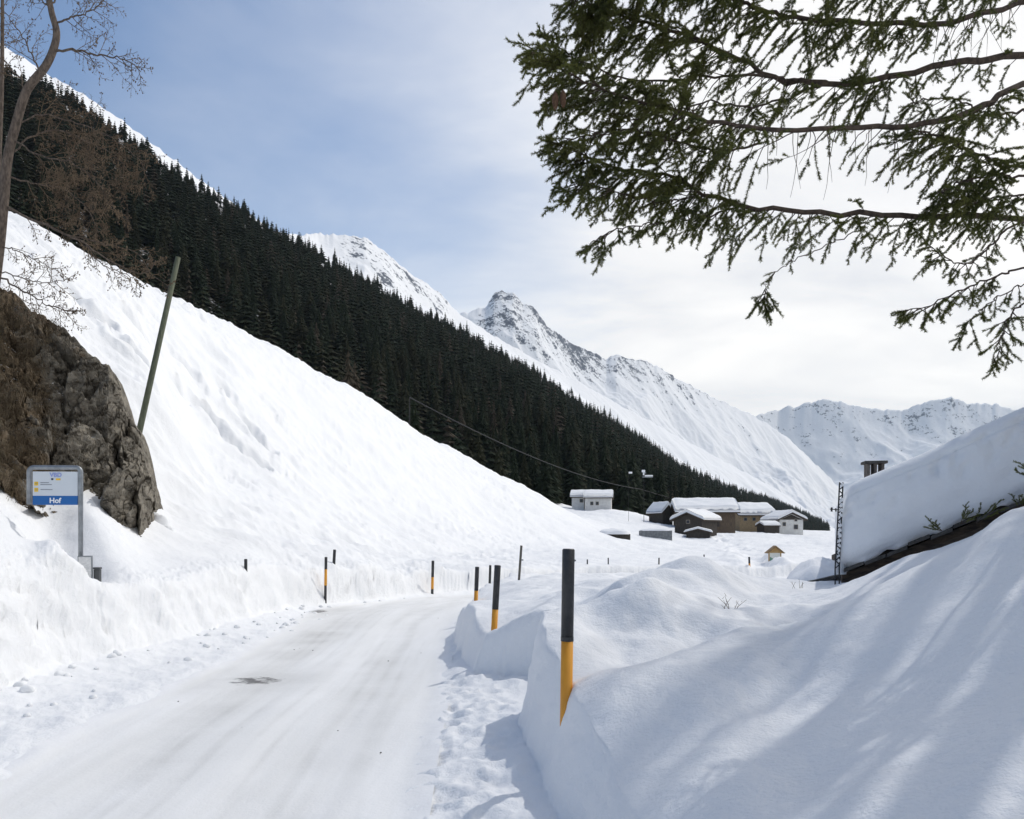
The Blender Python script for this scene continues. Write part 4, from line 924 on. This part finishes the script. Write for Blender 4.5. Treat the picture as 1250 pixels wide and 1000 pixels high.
# ------------------------------------------------------------------ needle-bearing spruce of the foreground
M_needle = bpy.data.materials.new('spruce_needles'); M_needle.use_nodes = True; nt = M_needle.node_tree; b = nt.nodes['Principled BSDF']
g = nd(nt, 'ShaderNodeNewGeometry').outputs['Position']; n1 = noise(nt, g, 5, 4).outputs['Fac']
nt.links.new(mixc(nt, maprange(nt, n1, .35, .68), (.036, .046, .020), (.15, .145, .045)), b.inputs['Base Color']); b.inputs['Roughness'].default_value = .6; b.inputs['Specular IOR Level'].default_value = .3
tl = nd(nt, 'ShaderNodeBsdfTranslucent'); tl.inputs['Color'].default_value = (.17, .20, .05, 1); mx = nd(nt, 'ShaderNodeMixShader'); mx.inputs[0].default_value = .35; nt.links.new(b.outputs[0], mx.inputs[1]); nt.links.new(tl.outputs[0], mx.inputs[2]); nt.links.new(mx.outputs[0], nt.nodes['Material Output'].inputs['Surface'])
M_twig = mat('spruce_bark', (.10, .075, .058), .9, .1, vary=(.05, .04, .034), vscale=30, bump=.4)
M_cone = mat('cone_brown', (.13, .075, .045), .8, .2, vary=(.07, .04, .025), vscale=60, bump=.6, bscale=120)
class Spruce:
    def __init__(s, rnd): s.r = rnd; s.ns = []; s.mb = MB()
    def needles_on(s, a, b, dens): s.ns.append((a, b, dens))
    def curve(s, p, d, L, n, droop, wob=.12):
        pts = [p.copy()]; d = d.normalized(); st = L/n
        for i in range(n):
            d = (d+Vector((s.r.gauss(0, wob), s.r.gauss(0, wob), s.r.gauss(0, wob)-droop))).normalized()
            pts.append(pts[-1]+d*st)
        return pts
    def spray(s, p, d, L, droop, bare=.15, dens=1., shoot=.10, gap=.035, side=1., bark=True):
        n = max(3, int(L/.06)); pts = s.curve(p, d, L, n, droop)
        if bark: s.mb.tube(pts, [max(.0012, .0035*(1-i/n)) for i in range(n+1)], 4, False)
        acc = 0; flip = 1
        for i in range(n):
            a, b = pts[i], pts[i+1]; f = i/n
            if f >= bare: s.needles_on(a, b, dens)
            t = (b-a).normalized(); lat = t.cross(Vector((0, 0, 1)));
            lat = lat.normalized() if lat.length > .1 else Vector((1, 0, 0))
            upv = lat.cross(t).normalized()
            q = 0
            while acc < (b-a).length:
                o = a+t*acc; acc += gap*s.r.uniform(.7, 1.3); flip = -flip
                if f < bare*.8 or s.r.random() > side: continue
                an = s.r.uniform(-.6, .6)
                dd = t*.75+(lat*math.cos(an)+upv*math.sin(an))*flip*s.r.uniform(.5, .85)
                l2 = shoot*s.r.uniform(.5, 1.25)*(1-.55*f)
                sp = s.curve(o, dd, l2, 2, droop*.6, .1)
                if bark: s.mb.tube(sp, [.0012, .001, .0008], 3, False)
                for u_, v_ in zip(sp[:-1], sp[1:]): s.needles_on(u_, v_, dens)
            acc -= (b-a).length
    def needle_mesh(s, per_m=650, ln=.0165, wd=.0032):
        if not s.ns: return None
        A = np.array([a for a, b, d in s.ns]); B = np.array([b for a, b, d in s.ns]); D = np.array([d for a, b, d in s.ns])
        L = np.linalg.norm(B-A, axis=1); cnt = np.maximum(1, (L*per_m*D)).astype(int)
        idx = np.repeat(np.arange(len(A)), cnt); n = len(idx)
        t = rng.uniform(0, 1, n)[:, None]; T = (B-A)/L[:, None]; T = T[idx]; base = A[idx]*(1-t)+B[idx]*t
        rv = rng.normal(size=(n, 3)); rv -= (rv*T).sum(1)[:, None]*T; rv /= np.linalg.norm(rv, axis=1)[:, None]
        rv[:, 2] += .15
        d = rv*.75+T*.65; d /= np.linalg.norm(d, axis=1)[:, None]
        w_ = np.cross(d, rng.normal(size=(n, 3))); w_ /= np.linalg.norm(w_, axis=1)[:, None]
        l = ln*rng.uniform(.7, 1.15, n)[:, None]
        V = np.stack([base-w_*wd/2, base+w_*wd/2, base+d*l], 1).reshape(-1, 3)
        return np_mesh('needles', V, np.arange(n*3).reshape(-1, 3), M_needle, False)
def smooth_poly(pts, n):
    pts = [Vector(p) for p in pts]; out = []
    m = len(pts)-1
    for i in range(n+1):
        t = i/n*m; k = min(int(t), m-1); f = t-k
        p0 = pts[max(k-1, 0)]; p1 = pts[k]; p2 = pts[k+1]; p3 = pts[min(k+2, m)]
        out.append(.5*((2*p1)+(-p0+p2)*f+(2*p0-5*p1+4*p2-p3)*f*f+(-p0+3*p1-3*p2+p3)*f**3))
    return out
TRUNK = Vector((5.3, 6.6, 0))
tree = bpy.data.objects.new('spruce_tree', None); col.objects.link(tree); tree.location = (TRUNK.x, TRUNK.y, gz(TRUNK.x, TRUNK.y)); tag(tree, 'large foreground spruce reaching long needled branches in from the upper right', 'tree')
toff = Vector(tree.location)
def to_local(o): o.parent = tree; o.matrix_parent_inverse = Matrix.Identity(4); o.location = -toff
m = MB(); m.tube([TRUNK+Vector((0, 0, z)) for z in (-1.5, 0, 3, 7, 12)], [.26, .22, .19, .14, .06], 18); o = m.build('trunk', M_twig, None, smooth=True); to_local(o)
# limbs drawn from the photograph: (x, y, distance) points, root first; zones give the density of sprays
LIMBS = [
 # pts, r0, r1, list of (f0,f1,n sprays, length, bare, dens, side), droop
 ([(1395,-20,6.4),(1250,5,5.4),(1150,28,5.1),(1050,28,4.9),(960,20,4.7),(900,2,4.6),(840,-30,4.5)], .030, .008,
   [(.15,.35,12,.26,.5,.8,.7),(.35,.75,46,.34,.15,1,.9),(.75,1,24,.35,.1,1,1)]),
 ([(1395,60,6.5),(1250,68,5.6),(1180,75,5.3),(1100,90,5.1),(1030,103,4.9),(960,98,4.8),(900,72,4.7),(850,48,4.6),(790,30,4.5),(740,12,4.4),(715,0,4.35)], .038, .004,
   [(.08,.3,12,.22,.2,1,.9),(.3,.42,20,.34,.1,1,1),(.42,.62,22,.30,.35,.8,.8),(.62,1,66,.34,.05,1,1)]),
 ([(1030,103,4.9),(980,98,4.8),(930,92,4.7),(870,94,4.6),(810,98,4.5),(760,96,4.45),(700,70,4.35),(672,50,4.3)], .014, .003,
   [(.1,.45,14,.3,.35,.8,.8),(.45,1,50,.3,.05,1,1)]),
 ([(1395,80,6.3),(1250,105,5.3),(1200,130,5.0),(1130,152,4.8),(1050,157,4.6),(950,158,4.4),(880,150,4.3),(810,132,4.2),(740,110,4.1),(690,84,4.05),(643,56,4.0)], .034, .003,
   [(.12,.28,18,.3,.15,1,.9),(.32,.52,13,.42,.55,.7,.5),(.52,.68,26,.36,.3,.9,.8),(.68,.98,60,.26,.05,1,1)]),
 ([(1395,290,6.3),(1250,266,5.4),(1150,265,5.0),(1050,262,4.8),(960,258,4.6),(900,250,4.5),(860,235,4.4),(810,215,4.3),(760,208,4.2),(710,190,4.1),(674,174,4.05)], .032, .003,
   [(.1,.3,30,.26,.15,1,.9),(.3,.5,26,.28,.2,.9,.9),(.5,.66,20,.26,.2,.9,.9),(.62,1,70,.24,.05,1,1)]),
 ([(905,250,4.5),(870,262,4.42),(830,272,4.35),(780,274,4.3),(740,285,4.2),(718,300,4.15)], .008, .002,
   [(.05,.9,26,.16,.05,1,1)]),
 ([(860,235,4.4),(820,245,4.3),(770,240,4.2),(720,225,4.1),(690,232,4.05)], .007, .002, [(.0,1,34,.2,.05,1,1)]),
 ([(1395,180,6.2),(1250,204,5.2),(1200,190,4.9),(1160,172,4.7),(1120,160,4.6)], .020, .004, [(.25,.98,46,.3,.05,1,1)]),
 ([(1395,200,6.2),(1260,215,5.0),(1210,212,4.8),(1170,225,4.7),(1140,238,4.6)], .014, .004, [(.3,.98,34,.22,.05,1,1)]),
 ([(1395,240,6.2),(1250,272,5.1),(1210,300,4.9),(1180,322,4.8),(1150,312,4.7),(1135,300,4.65)], .012, .002, [(.35,.98,18,.15,.1,1,.9)]),
 ([(1395,300,6.2),(1260,326,5.0),(1215,338,4.8),(1170,355,4.7),(1130,374,4.6),(1103,380,4.55)], .012, .002, [(.35,1,24,.15,.05,1,1)]),
 ([(1395,330,6.2),(1260,368,4.9),(1235,385,4.8),(1222,410,4.7),(1216,442,4.65)], .010, .002, [(.4,1,16,.14,.05,1,1)]),
 ([(1260,340,4.9),(1215,365,4.8),(1190,385,4.75),(1172,412,4.7)], .006, .002, [(.1,1,13,.12,.05,1,1)]),
 ([(1045,283,4.8),(1010,300,4.7),(970,318,4.6),(945,335,4.55),(934,352,4.5),(936,378,4.5)], .005, .0015, [(.55,.62,3,.06,.1,.8,1),(.78,1,15,.11,.1,.9,1)]),
 ([(1395,20,5.9),(1270,-15,5.0),(1160,-25,4.7),(1060,-20,4.5),(960,-40,4.4)], .025, .006, [(.3,1,46,.30,.1,1,1)]),
 ([(930,175,4.5),(880,185,4.4),(820,170,4.3),(770,160,4.2),(720,165,4.1),(690,172,4.05)], .010, .003, [(.1,1,40,.24,.05,1,1)]),
 ([(1000,105,4.9),(930,130,4.7),(870,125,4.5),(810,140,4.4),(750,150,4.3)], .010, .003, [(.2,1,26,.26,.1,1,1)]),
 ([(1300,120,5.6),(1220,140,5.2),(1160,120,5.0),(1110,128,4.9)], .012, .003, [(.1,1,26,.2,.05,1,1)]),
 ([(1330,235,5.4),(1250,238,5.0),(1200,245,4.8),(1150,248,4.7)], .012, .003, [(.1,1,34,.22,.05,1,1)]),
 ([(1000,-60,4.6),(900,-40,4.5),(820,-25,4.4),(750,-12,4.3),(700,0,4.2)], .015, .003, [(.1,1,80,.30,.05,1,1)]),
]
def build_limb(pts3, r0, r1, zones, rnd, per_m, ln=.0135, wd=.0021, name='branch', parent_tree=True, gap=.035, bark=True, droopk=1.):
    S = Spruce(rnd); n = 40; C = smooth_poly(pts3, n)
    for i in range(1, n): C[i] += Vector((rnd.gauss(0, .006), rnd.gauss(0, .006), rnd.gauss(0, .006)))
    S.mb.tube(C, [r1+(r0*.66-r1)*(1-i/n)**1.1 for i in range(n+1)], 9)
    for f0, f1, k, L, bare, dens, side in zones:
        if bark: k = int(k*(1.15 if bare < .12 else 1.2))
        for q in range(k):
            f = f0+(f1-f0)*(q+rnd.random())/k; i = min(int(f*n), n-1); p = C[i].lerp(C[i+1], f*n-i); t = (C[i+1]-C[i]).normalized()
            lat = t.cross(Vector((0, 0, 1))).normalized()*(1 if q % 2 else -1)
            hang = rnd.uniform(.1, .9)*droopk
            d = t*rnd.uniform(.3, .9)+lat*rnd.uniform(.2, .8)+Vector((0, 0, -hang+.15))
            l = L*1.08*rnd.uniform(.55, 1.25)*(1 if f < .9 else .45)
            S.spray(p, d, l, rnd.uniform(.05, .22)*droopk, bare*rnd.uniform(.6, 1.3), dens, .09 if bare > .4 else .085, gap, side, bark)
            if bare > .4 and rnd.random() < .8:   # bare hanging threads
                th = S.curve(p, Vector((rnd.gauss(0, .2), rnd.gauss(0, .2), -1)), rnd.uniform(.12, .4), 5, .15, .12); S.mb.tube(th, [.0022, .002, .0018, .0015, .0012, .0008], 4, False)
    S.spray(C[-1], (C[-1]-C[-3]), .08, 0, 0, 1, .06, gap, 1, bark)
    br = S.mb.build(name, M_twig, None); to_local(br)
    me = S.needle_mesh(per_m, ln, wd); link('needles', me, br)
    return br
tot = 0
brs = []
for k, (pp, r0, r1, zones) in enumerate(LIMBS):
    brs.append(build_limb([P(*q) for q in pp], r0, r1, zones, random.Random(50+k), 1500, .0165, .0034))
# two cones at the leftmost tip
for x, y0, y1 in ((678, 112, 134), (687.5, 110, 131)):
    t_ = P(x-.5, y0, 3.86); b_ = P(x, y1, 3.86); m = MB()
    prof = [.25, .75, 1, 1, .9, .7, .35]; m.tube([t_.lerp(b_, i/6) for i in range(7)], [.016*f for f in prof], 12); c = m.build('cone', M_cone, None, smooth=True); c.parent = brs[3]
# unseen rest of the crown, which shades the near bank
rnd = random.Random(99)
def in_view(p): return p.y > .3 and -40 < p.x/p.y*F+CX < 1290 and -40 < HY-p.z/p.y*F < 1040
def crown(T0, z0, z1, Lf, n):
    cnt = 0
    for k in range(900):
        z = rnd.uniform(z0, z1); L = Lf(z)*rnd.uniform(.6, 1.05); a = rnd.uniform(0, 6.283)
        pts3 = [T0+Vector((math.cos(a)*L*f, math.sin(a)*L*f, z+.12*L*f-.45*f*f*L*.6+.15*f**3*L)) for f in (0, .25, .5, .75, 1)]
        if any(in_view(q+Vector(o_)) for q in pts3 for o_ in ((0, 0, 0), (.4, 0, -.5), (-.4, 0, -.5), (0, -.4, .1))): continue
        build_limb(pts3, .025, .004, [(.15, 1, int(16*L/2.5), .45, .1, 1, .8)], rnd, 150, .045, .016, gap=.07, bark=False); cnt += 1
        if cnt >= n: break
    return cnt
cnt = crown(TRUNK, -.2, 11, lambda z: 3.4-.22*z, 30)
T2 = Vector((7.5, 10.0, 0)); tree = bpy.data.objects.new('spruce_tree', None); col.objects.link(tree); tree.location = (T2.x, T2.y, gz(T2.x, T2.y)); tag(tree, 'second tall spruce outside the right picture edge, added to shade the near snowbank', 'tree')  # out-of-view spruce added to block the sun from the near bank
toff = Vector(tree.location)
m = MB(); m.tube([T2+Vector((0, 0, z)) for z in (-1.5, 0, 5, 10, 16)], [.26, .22, .19, .14, .05], 18); o = m.build('trunk', M_twig, None, smooth=True); to_local(o)
cnt += crown(T2, 4, 15, lambda z: 3.6-.2*(z-4), 36)
T3 = Vector((9.2, 13.0, 0)); tree = bpy.data.objects.new('spruce_tree', None); col.objects.link(tree); tree.location = (T3.x, T3.y, gz(T3.x, T3.y)); tag(tree, 'third and tallest spruce beyond the right picture edge, added to shade the near snowbank', 'tree')  # another unseen spruce, put here to carry the bank's shade further left
toff = Vector(tree.location)
m = MB(); m.tube([T3+Vector((0, 0, z)) for z in (-1.5, 0, 6, 13, 20)], [.28, .25, .2, .13, .04], 18); o = m.build('trunk', M_twig, None, smooth=True); to_local(o)
cnt += crown(T3, 8.5, 19, lambda z: 3.5-.24*(z-8.5), 34)
for k, (x_, y_, h_, lb) in enumerate(((6.3,8.75,10,'unseen larch stem added for its streak of shade, nearest the second spruce'),(8.2,11.7,13,'unseen larch stem added for its streak of shade, between the second and third spruce'),(10.4,14.8,17,'farthest and tallest unseen larch stem added for its streak of shade'),(5.95,7.75,9,'unseen larch stem added for its streak of shade, just behind the large foreground spruce'),(9.1,12.0,14,'unseen larch stem added for its streak of shade, right beside the third spruce'),(9.5,13.9,16,'unseen leaning larch stem added for its streak of shade, behind the third spruce'),(4.7,5.3,7,'short unseen larch stem added for its streak of shade, before the large foreground spruce'))):  # unseen stems added only to throw long shadow streaks across the bank
    T = Vector((x_, y_, gz(x_, y_))); tree = bpy.data.objects.new('larch_tree', None); col.objects.link(tree); tree.location = T; tag(tree, lb, 'tree'); toff = T.copy()
    ln_ = rnd.uniform(-.03, .03); top_ = T+Vector((ln_*h_, -ln_*h_, h_))
    m = MB(); m.tube([T.lerp(top_, f) for f in (0, .3, .6, .85, 1)], [.11, .10, .085, .05, .02], 10); o = m.build('trunk', M_twig, None, smooth=True); to_local(o)
    for q in range(16):
        z_ = rnd.uniform(.3, .97)*h_; a_ = rnd.uniform(0, 6.28); p_ = T.lerp(top_, z_/h_); L_ = rnd.uniform(.5, 1.3)*(1.2-z_/h_)
        e_ = p_+Vector((math.cos(a_)*L_, math.sin(a_)*L_, -.12*L_))
        if in_view(e_): continue
        m = MB(); m.tube([p_, p_.lerp(e_, .5)+Vector((0, 0, -.06)), e_+Vector((0, 0, .08))], [.02, .013, .004], 6)
        for r_ in range(7):
            b_ = p_.lerp(e_, rnd.uniform(.2, 1)); m.tube([b_, b_+Vector((rnd.gauss(0, .15), rnd.gauss(0, .15), rnd.uniform(-.25, .05)))], [.007, .002], 4)
        o = m.build('branch', M_twig, None); to_local(o)
print('crown limbs', cnt)
# sprigs sticking out of the snow by the chalet verge
for k, (x, y, Y, L, dx) in enumerate(((1150,648,8.3,.22,-1),(1172,640,8.3,.25,.6),(1192,640,8.2,.28,.1),(1205,630,8.2,.2,.8),(1248,622,7.9,.22,-.4),(1262,585,6.0,.22,-1))):
    S = Spruce(random.Random(300+k)); p = P(x, y, Y)
    for q in range(5 if k < 2 else 3):
        S.spray(p, Vector((dx+S.r.uniform(-.6, .6), S.r.uniform(-.5, .1), S.r.uniform(.2, .9))), L*S.r.uniform(.6, 1.1), -.02, .05, 1, .07, .035, 1)
    o = S.mb.build('spruce_sprig', M_twig, None)
    tag(o, ['spruce sprig lying left-pointing on the snow below the chalet verge, leftmost of the sprigs','low spreading spruce sprig just right of the leftmost sprig','upright spruce sprig against the dark verge of the snow-laden roof','short spruce sprig leaning right beside the upright one','small spruce sprig at the right picture edge on the crest of the bank','green spruce tip reaching in at the right edge before the roof snow'][k], 'sprig')
    link('needles', S.needle_mesh(1500, .016, .0035), o)
# dry stalks and sticks
M_stalk = mat('dry_stalk', (.16, .12, .08), .9)
def stalks(name, x, y, Y, n, h, label, spread=.4, r=.003, cat='dry plant'):
    rnd = random.Random(int(x)); m = MB(); p = P(x, y, Y)
    for i in range(n):
        d = Vector((rnd.uniform(-spread, spread), rnd.uniform(-.2, .2), 1)).normalized(); l = h*rnd.uniform(.5, 1.1); q = p+Vector((rnd.uniform(-.04, .04)*n/3, 0, -.06))
        m.tube([q, q+d*l*.5, q+d*l+Vector((d.x*.3*l, 0, -.05*l))], [r, r*.8, r*.4], 5)
        for j in range(3):
            a = q+d*l*rnd.uniform(.4, .95); m.tube([a, a+Vector((rnd.uniform(-.4, .4), 0, rnd.uniform(.1, .6)))*l*.3], [r*.6, r*.3], 4)
    o = m.build(name, M_stalk, None); tag(o, label, cat)
stalks('dry_stalk', 885, 741, 7.4, 6, .17, 'dry grey stalks leaning out of the hollow in the snow mounds', .7)
stalks('dry_stalk', 975, 712, 9.6, 6, .11, 'fine dry stalks on the snow before the low red-brown shed', .6, .002)
m = MB(); a = P(686, 972, 5.0); m.tube([a, a+Vector((0, 0, .09)), a+Vector((.003, 0, .16))], [.006, .006, .004], 6); m.tube([a+Vector((-.03, 0, .035)), a+Vector((.03, .0, .045))], .004, 5); o = m.build('stick', M_stalk, None); tag(o, 'short dark stick poking from the snow face below the largest snow pole', 'stick')

# ------------------------------------------------------------------ bare larch on the left
M_lar = mat('larch_bark', (.17, .135, .11), .9, .1, vary=(.08, .065, .055), vscale=9, stretch=(3, 3, 1), bump=.6, bscale=25)
M_ltw = mat('larch_twig', (.19, .14, .095), .9, .1, vary=(.095, .07, .05), vscale=3)
def larch():
    rt = bpy.data.objects.new('larch_tree', None); col.objects.link(rt); base = P(-12, 360, 16); rt.location = base; tag(rt, 'leafless larch with a bent trunk and fine brown twigs at the left edge', 'tree')
    rnd = random.Random(5)
    def add(mb, name, m, par=rt):
        o = mb.build(name, m, None, smooth=True); o.parent = par; 
        if par is rt: o.location = -base
        return o
    D = 15.5
    trunk = smooth_poly([P(-14, 400, D), P(-2, 310, D), P(4, 250, D), P(9, 195, D), P(20, 150, D), P(33, 110, D), P(55, 82, D), P(66, 58, D), P(69, 38, D), P(63, 15, D), P(60, -10, D), P(64, -60, D), P(70, -140, D)], 60)
    mb = MB(); mb.tube(trunk, [.085*(1-i/60)**.5+.012 for i in range(61)], 14); tr = add(mb, 'trunk', M_lar)
    mb = MB(); tr2 = smooth_poly([P(-8, 330, D+.5), P(-2, 200, D+.5), P(2, 100, D+.5), P(3, 0, D+.5), P(2, -100, D+.5)], 30); mb.tube(tr2, [.045*(1-i/30)**.7+.012 for i in range(31)], 10); add(mb, 'trunk', M_lar)
    def twigs(mb, pts, r0, depth, L, n, droop, spread=.8):
        N = len(pts)-1
        for q in range(n):
            f = (.15+.85*(q+rnd.random())/n)*N*.999; i = int(f); p = pts[i].lerp(pts[i+1], f-i); t = (pts[i+1]-pts[i]).normalized()
            s_ = 1 if q % 2 else -1; side = Vector((-t.z, 0, t.x))
            d = t*rnd.uniform(.4, .9)+side*s_*rnd.uniform(.3, spread)+Vector((0, rnd.uniform(-.5, .5), 0))
            l = L*rnd.uniform(.4, 1.2)*(1-.5*f/N); k = 5; c = [p]; dd = d.normalized()
            for j in range(k):
                dd = (dd+Vector((rnd.gauss(0, .08), rnd.gauss(0, .08), rnd.gauss(0, .08)-droop))).normalized(); c.append(c[-1]+dd*l/k)
            mb.tube(c, [r0*(1-.75*j/k) for j in range(k+1)], 4, False)
            for j in range(1, k+1):
                if rnd.random() < .05:
                    b = c[j]; mb.tube([b-Vector((0, 0, .014)), b, b+Vector((0, 0, .016))], [.003, .013, .003], 4, False)
            if depth > 0: twigs(mb, c, r0*.6, depth-1, l*.5, max(3, int(n*.55)), droop, spread)
    BR = [ # px points, r0, twig length, count, droop
     ([(69,62),(90,60),(110,66),(135,70),(155,74),(172,88)], .045, .55, 11, .06),
     ([(68,30),(85,22),(100,18),(118,10),(130,-5)], .035, .5, 10, -.03),
     ([(50,88),(40,70),(28,45),(10,20),(-5,5)], .03, .55, 11, .0),
     ([(33,112),(20,90),(5,75),(-10,66)], .03, .5, 8, .0),
     ([(62,5),(80,-10),(110,-20),(130,-30)], .03, .6, 9, .06),
     ([(62,10),(50,0),(30,-10)], .03, .4, 6, .0),
     ([(12,190),(40,165),(75,160),(110,175),(140,190),(160,215)], .03, .7, 15, .1),
     ([(14,170),(50,190),(90,200),(120,225),(135,255)], .028, .7, 16, .1),
     ([(8,215),(45,225),(80,232),(110,260),(120,285)], .028, .6, 16, .08),
     ([(18,155),(50,140),(90,150),(130,165),(165,190),(180,215)], .025, .55, 15, .1),
     ([(4,250),(25,262),(55,276),(80,286),(105,300),(130,315),(155,330),(178,334),(190,318)], .05, .45, 14, .02),
     ([(80,286),(110,294),(140,300),(170,310),(185,335),(208,352)], .02, .4, 9, .05),
     ([(105,300),(130,326),(160,338),(172,355)], .018, .35, 8, .08),
     ([(-2,338),(20,350),(40,362),(60,372),(85,381)], .035, .5, 13, .0),
     ([(-2,330),(30,340),(60,345),(90,338)], .02, .45, 9, -.05),
     ([(0,300),(20,306),(45,318),(70,330)], .02, .4, 8, .03),
    ]
    for k, (pp, r0, L, n, dr) in enumerate(BR):
        DD = D+rnd.uniform(-.5, .5); pts = smooth_poly([P(x, y, D+(DD-D)*min(1, i/2)) for i, (x, y) in enumerate(pp)], 24)
        for i in range(2, 24): pts[i] += Vector((rnd.gauss(0, .015), 0, rnd.gauss(0, .015)))
        mb = MB(); mb.tube(pts, [r0*.48*(1-.85*i/24)+.003 for i in range(25)], 7); br = add(mb, 'branch', M_lar)
        mb = MB(); twigs(mb, pts, .0075, 2, L*1.5, int(n*1.4), dr*.8, 1.0); tw = add(mb, 'twigs', M_ltw, br); 
larch()

# ------------------------------------------------------------------ crisper detail: small snow clods beside the road
rnd = random.Random(21)
import bmesh
clod_me = []
for i in range(4):
    bm = bmesh.new(); bmesh.ops.create_icosphere(bm, subdivisions=2, radius=1)
    for v in bm.verts: v.co *= 1+rnd.uniform(-.22, .22); v.co.z *= .7
    me = bpy.data.meshes.new('snow_clod'); bm.to_mesh(me); bm.free(); me.materials.append(M_snowcap); clod_me.append(me)
    me.polygons.foreach_set('use_smooth', [True]*len(me.polygons))
lwp = np.array(Lw, float)
for i in range(90):
    y = 6.5+20*rnd.random()**1.5; x = np.interp(y, lwp[:, 1], lwp[:, 0])+rnd.uniform(.05, 1.1)**1.3; 
    o = link('snow_clod', rnd.choice(clod_me), None, (x, y, gz(x, y)+.01), (0, 0, rnd.uniform(0, 6))); s_ = rnd.uniform(.02, .075)*rnd.choice((.6, 1, 1)); o.scale = (s_, s_, s_)
    tag(o, 'small lump of ploughed snow lying along the foot of the left snow wall', 'snow clod', 'snow clods along the left snow wall')

# ------------------------------------------------------------------ dry grass hanging over the left part of the rock
M_dry = mat('dry_grass', (.27, .215, .14), .9, .1, vary=(.12, .09, .06), vscale=6)
rg = np.random.default_rng(3); n = 800
Vn = ROCK; nr_, nc_ = Vn.shape[:2]; xs = Vn[..., 0]/Vn[..., 1]*F+CX; ys = HY-Vn[..., 2]/Vn[..., 1]*F
cand = np.argwhere((xs > -60) & (xs < 75) & (ys > 345) & (ys < 610)); wgt = np.exp(-np.clip(xs[cand[:, 0], cand[:, 1]], 0, 80)/30)*(fbm(xs[cand[:, 0], cand[:, 1]]*.04, ys[cand[:, 0], cand[:, 1]]*.03, 3) > -.05)
sel = cand[rg.choice(len(cand), n, p=wgt/wgt.sum())]; VV = []
for i, j in sel:
    p = Vn[i, j]
    for b_ in range(26):
        d = np.array([rg.normal(0, .35), -.55+rg.normal(0, .25), rg.uniform(-.9, .7)]); d /= np.linalg.norm(d); l = rg.uniform(.08, .24); o_ = p+rg.normal(0, .05, 3)
        e1 = o_+d*l*.6; e2 = o_+d*l+np.array([0, -.03, -.6*l]); w_ = np.array([.006, 0, .003])
        VV += [o_-w_, o_+w_, e1, e1-w_*.7, e1+w_*.7, e2]
me = np_mesh('dry_grass', np.array(VV), np.arange(len(VV)).reshape(-1, 3), M_dry, False)
tag(link('dry_grass', me), 'brown dry grass tufts hanging over the left side of the rock outcrop', 'grass', kind='stuff')

# ------------------------------------------------------------------ mountain air
lo = np.array([1e9]*3); hi = -lo
bpy.context.view_layer.update()
for o in scene.objects:
    if o.type == 'MESH':
        for c in o.bound_box:
            q = np.array(o.matrix_world @ Vector(c)); lo = np.minimum(lo, q); hi = np.maximum(hi, q)
print('bounds', lo, hi)
mh = bpy.data.materials.new('haze'); mh.use_nodes = True; nt = mh.node_tree; nt.nodes.clear()
oo = nd(nt, 'ShaderNodeOutputMaterial'); pv = nd(nt, 'ShaderNodeVolumePrincipled'); pv.inputs['Color'].default_value = (.72, .85, 1, 1); pv.inputs['Density'].default_value = HAZE; pv.inputs['Anisotropy'].default_value = .2
nt.links.new(pv.outputs[0], oo.inputs['Volume'])
b = MB(); b.box(lo[0]-50, hi[0]+50, lo[1]-50, hi[1]+50, lo[2]-1, hi[2]+10); o = b.build('haze', mh, None); tag(o, kind='stuff')

# a few bits of grit and twig on the packed snow
M_grit = mat('grit', (.10, .09, .075), .9); rnd = random.Random(77); gm = bpy.data.meshes.new('pebble'); bm = bmesh.new(); bmesh.ops.create_icosphere(bm, subdivisions=1, radius=1)
for v in bm.verts: v.co *= 1+rnd.uniform(-.25, .25); v.co.z *= .6
bm.to_mesh(gm); bm.free(); gm.materials.append(M_grit)
for i in range(12):
    y = rnd.uniform(6, 18); x = rnd.uniform(-3.6, -.9); o = link('pebble', gm, None, (x, y, float(roadZ(x, y))+.004), (0, 0, rnd.uniform(0, 6))); s_ = rnd.uniform(.004, .009); o.scale = (s_*1.5, s_, s_)
    tag(o, 'tiny dark pebble lying on the packed snow of the road', 'pebble', 'pebbles scattered on the road')
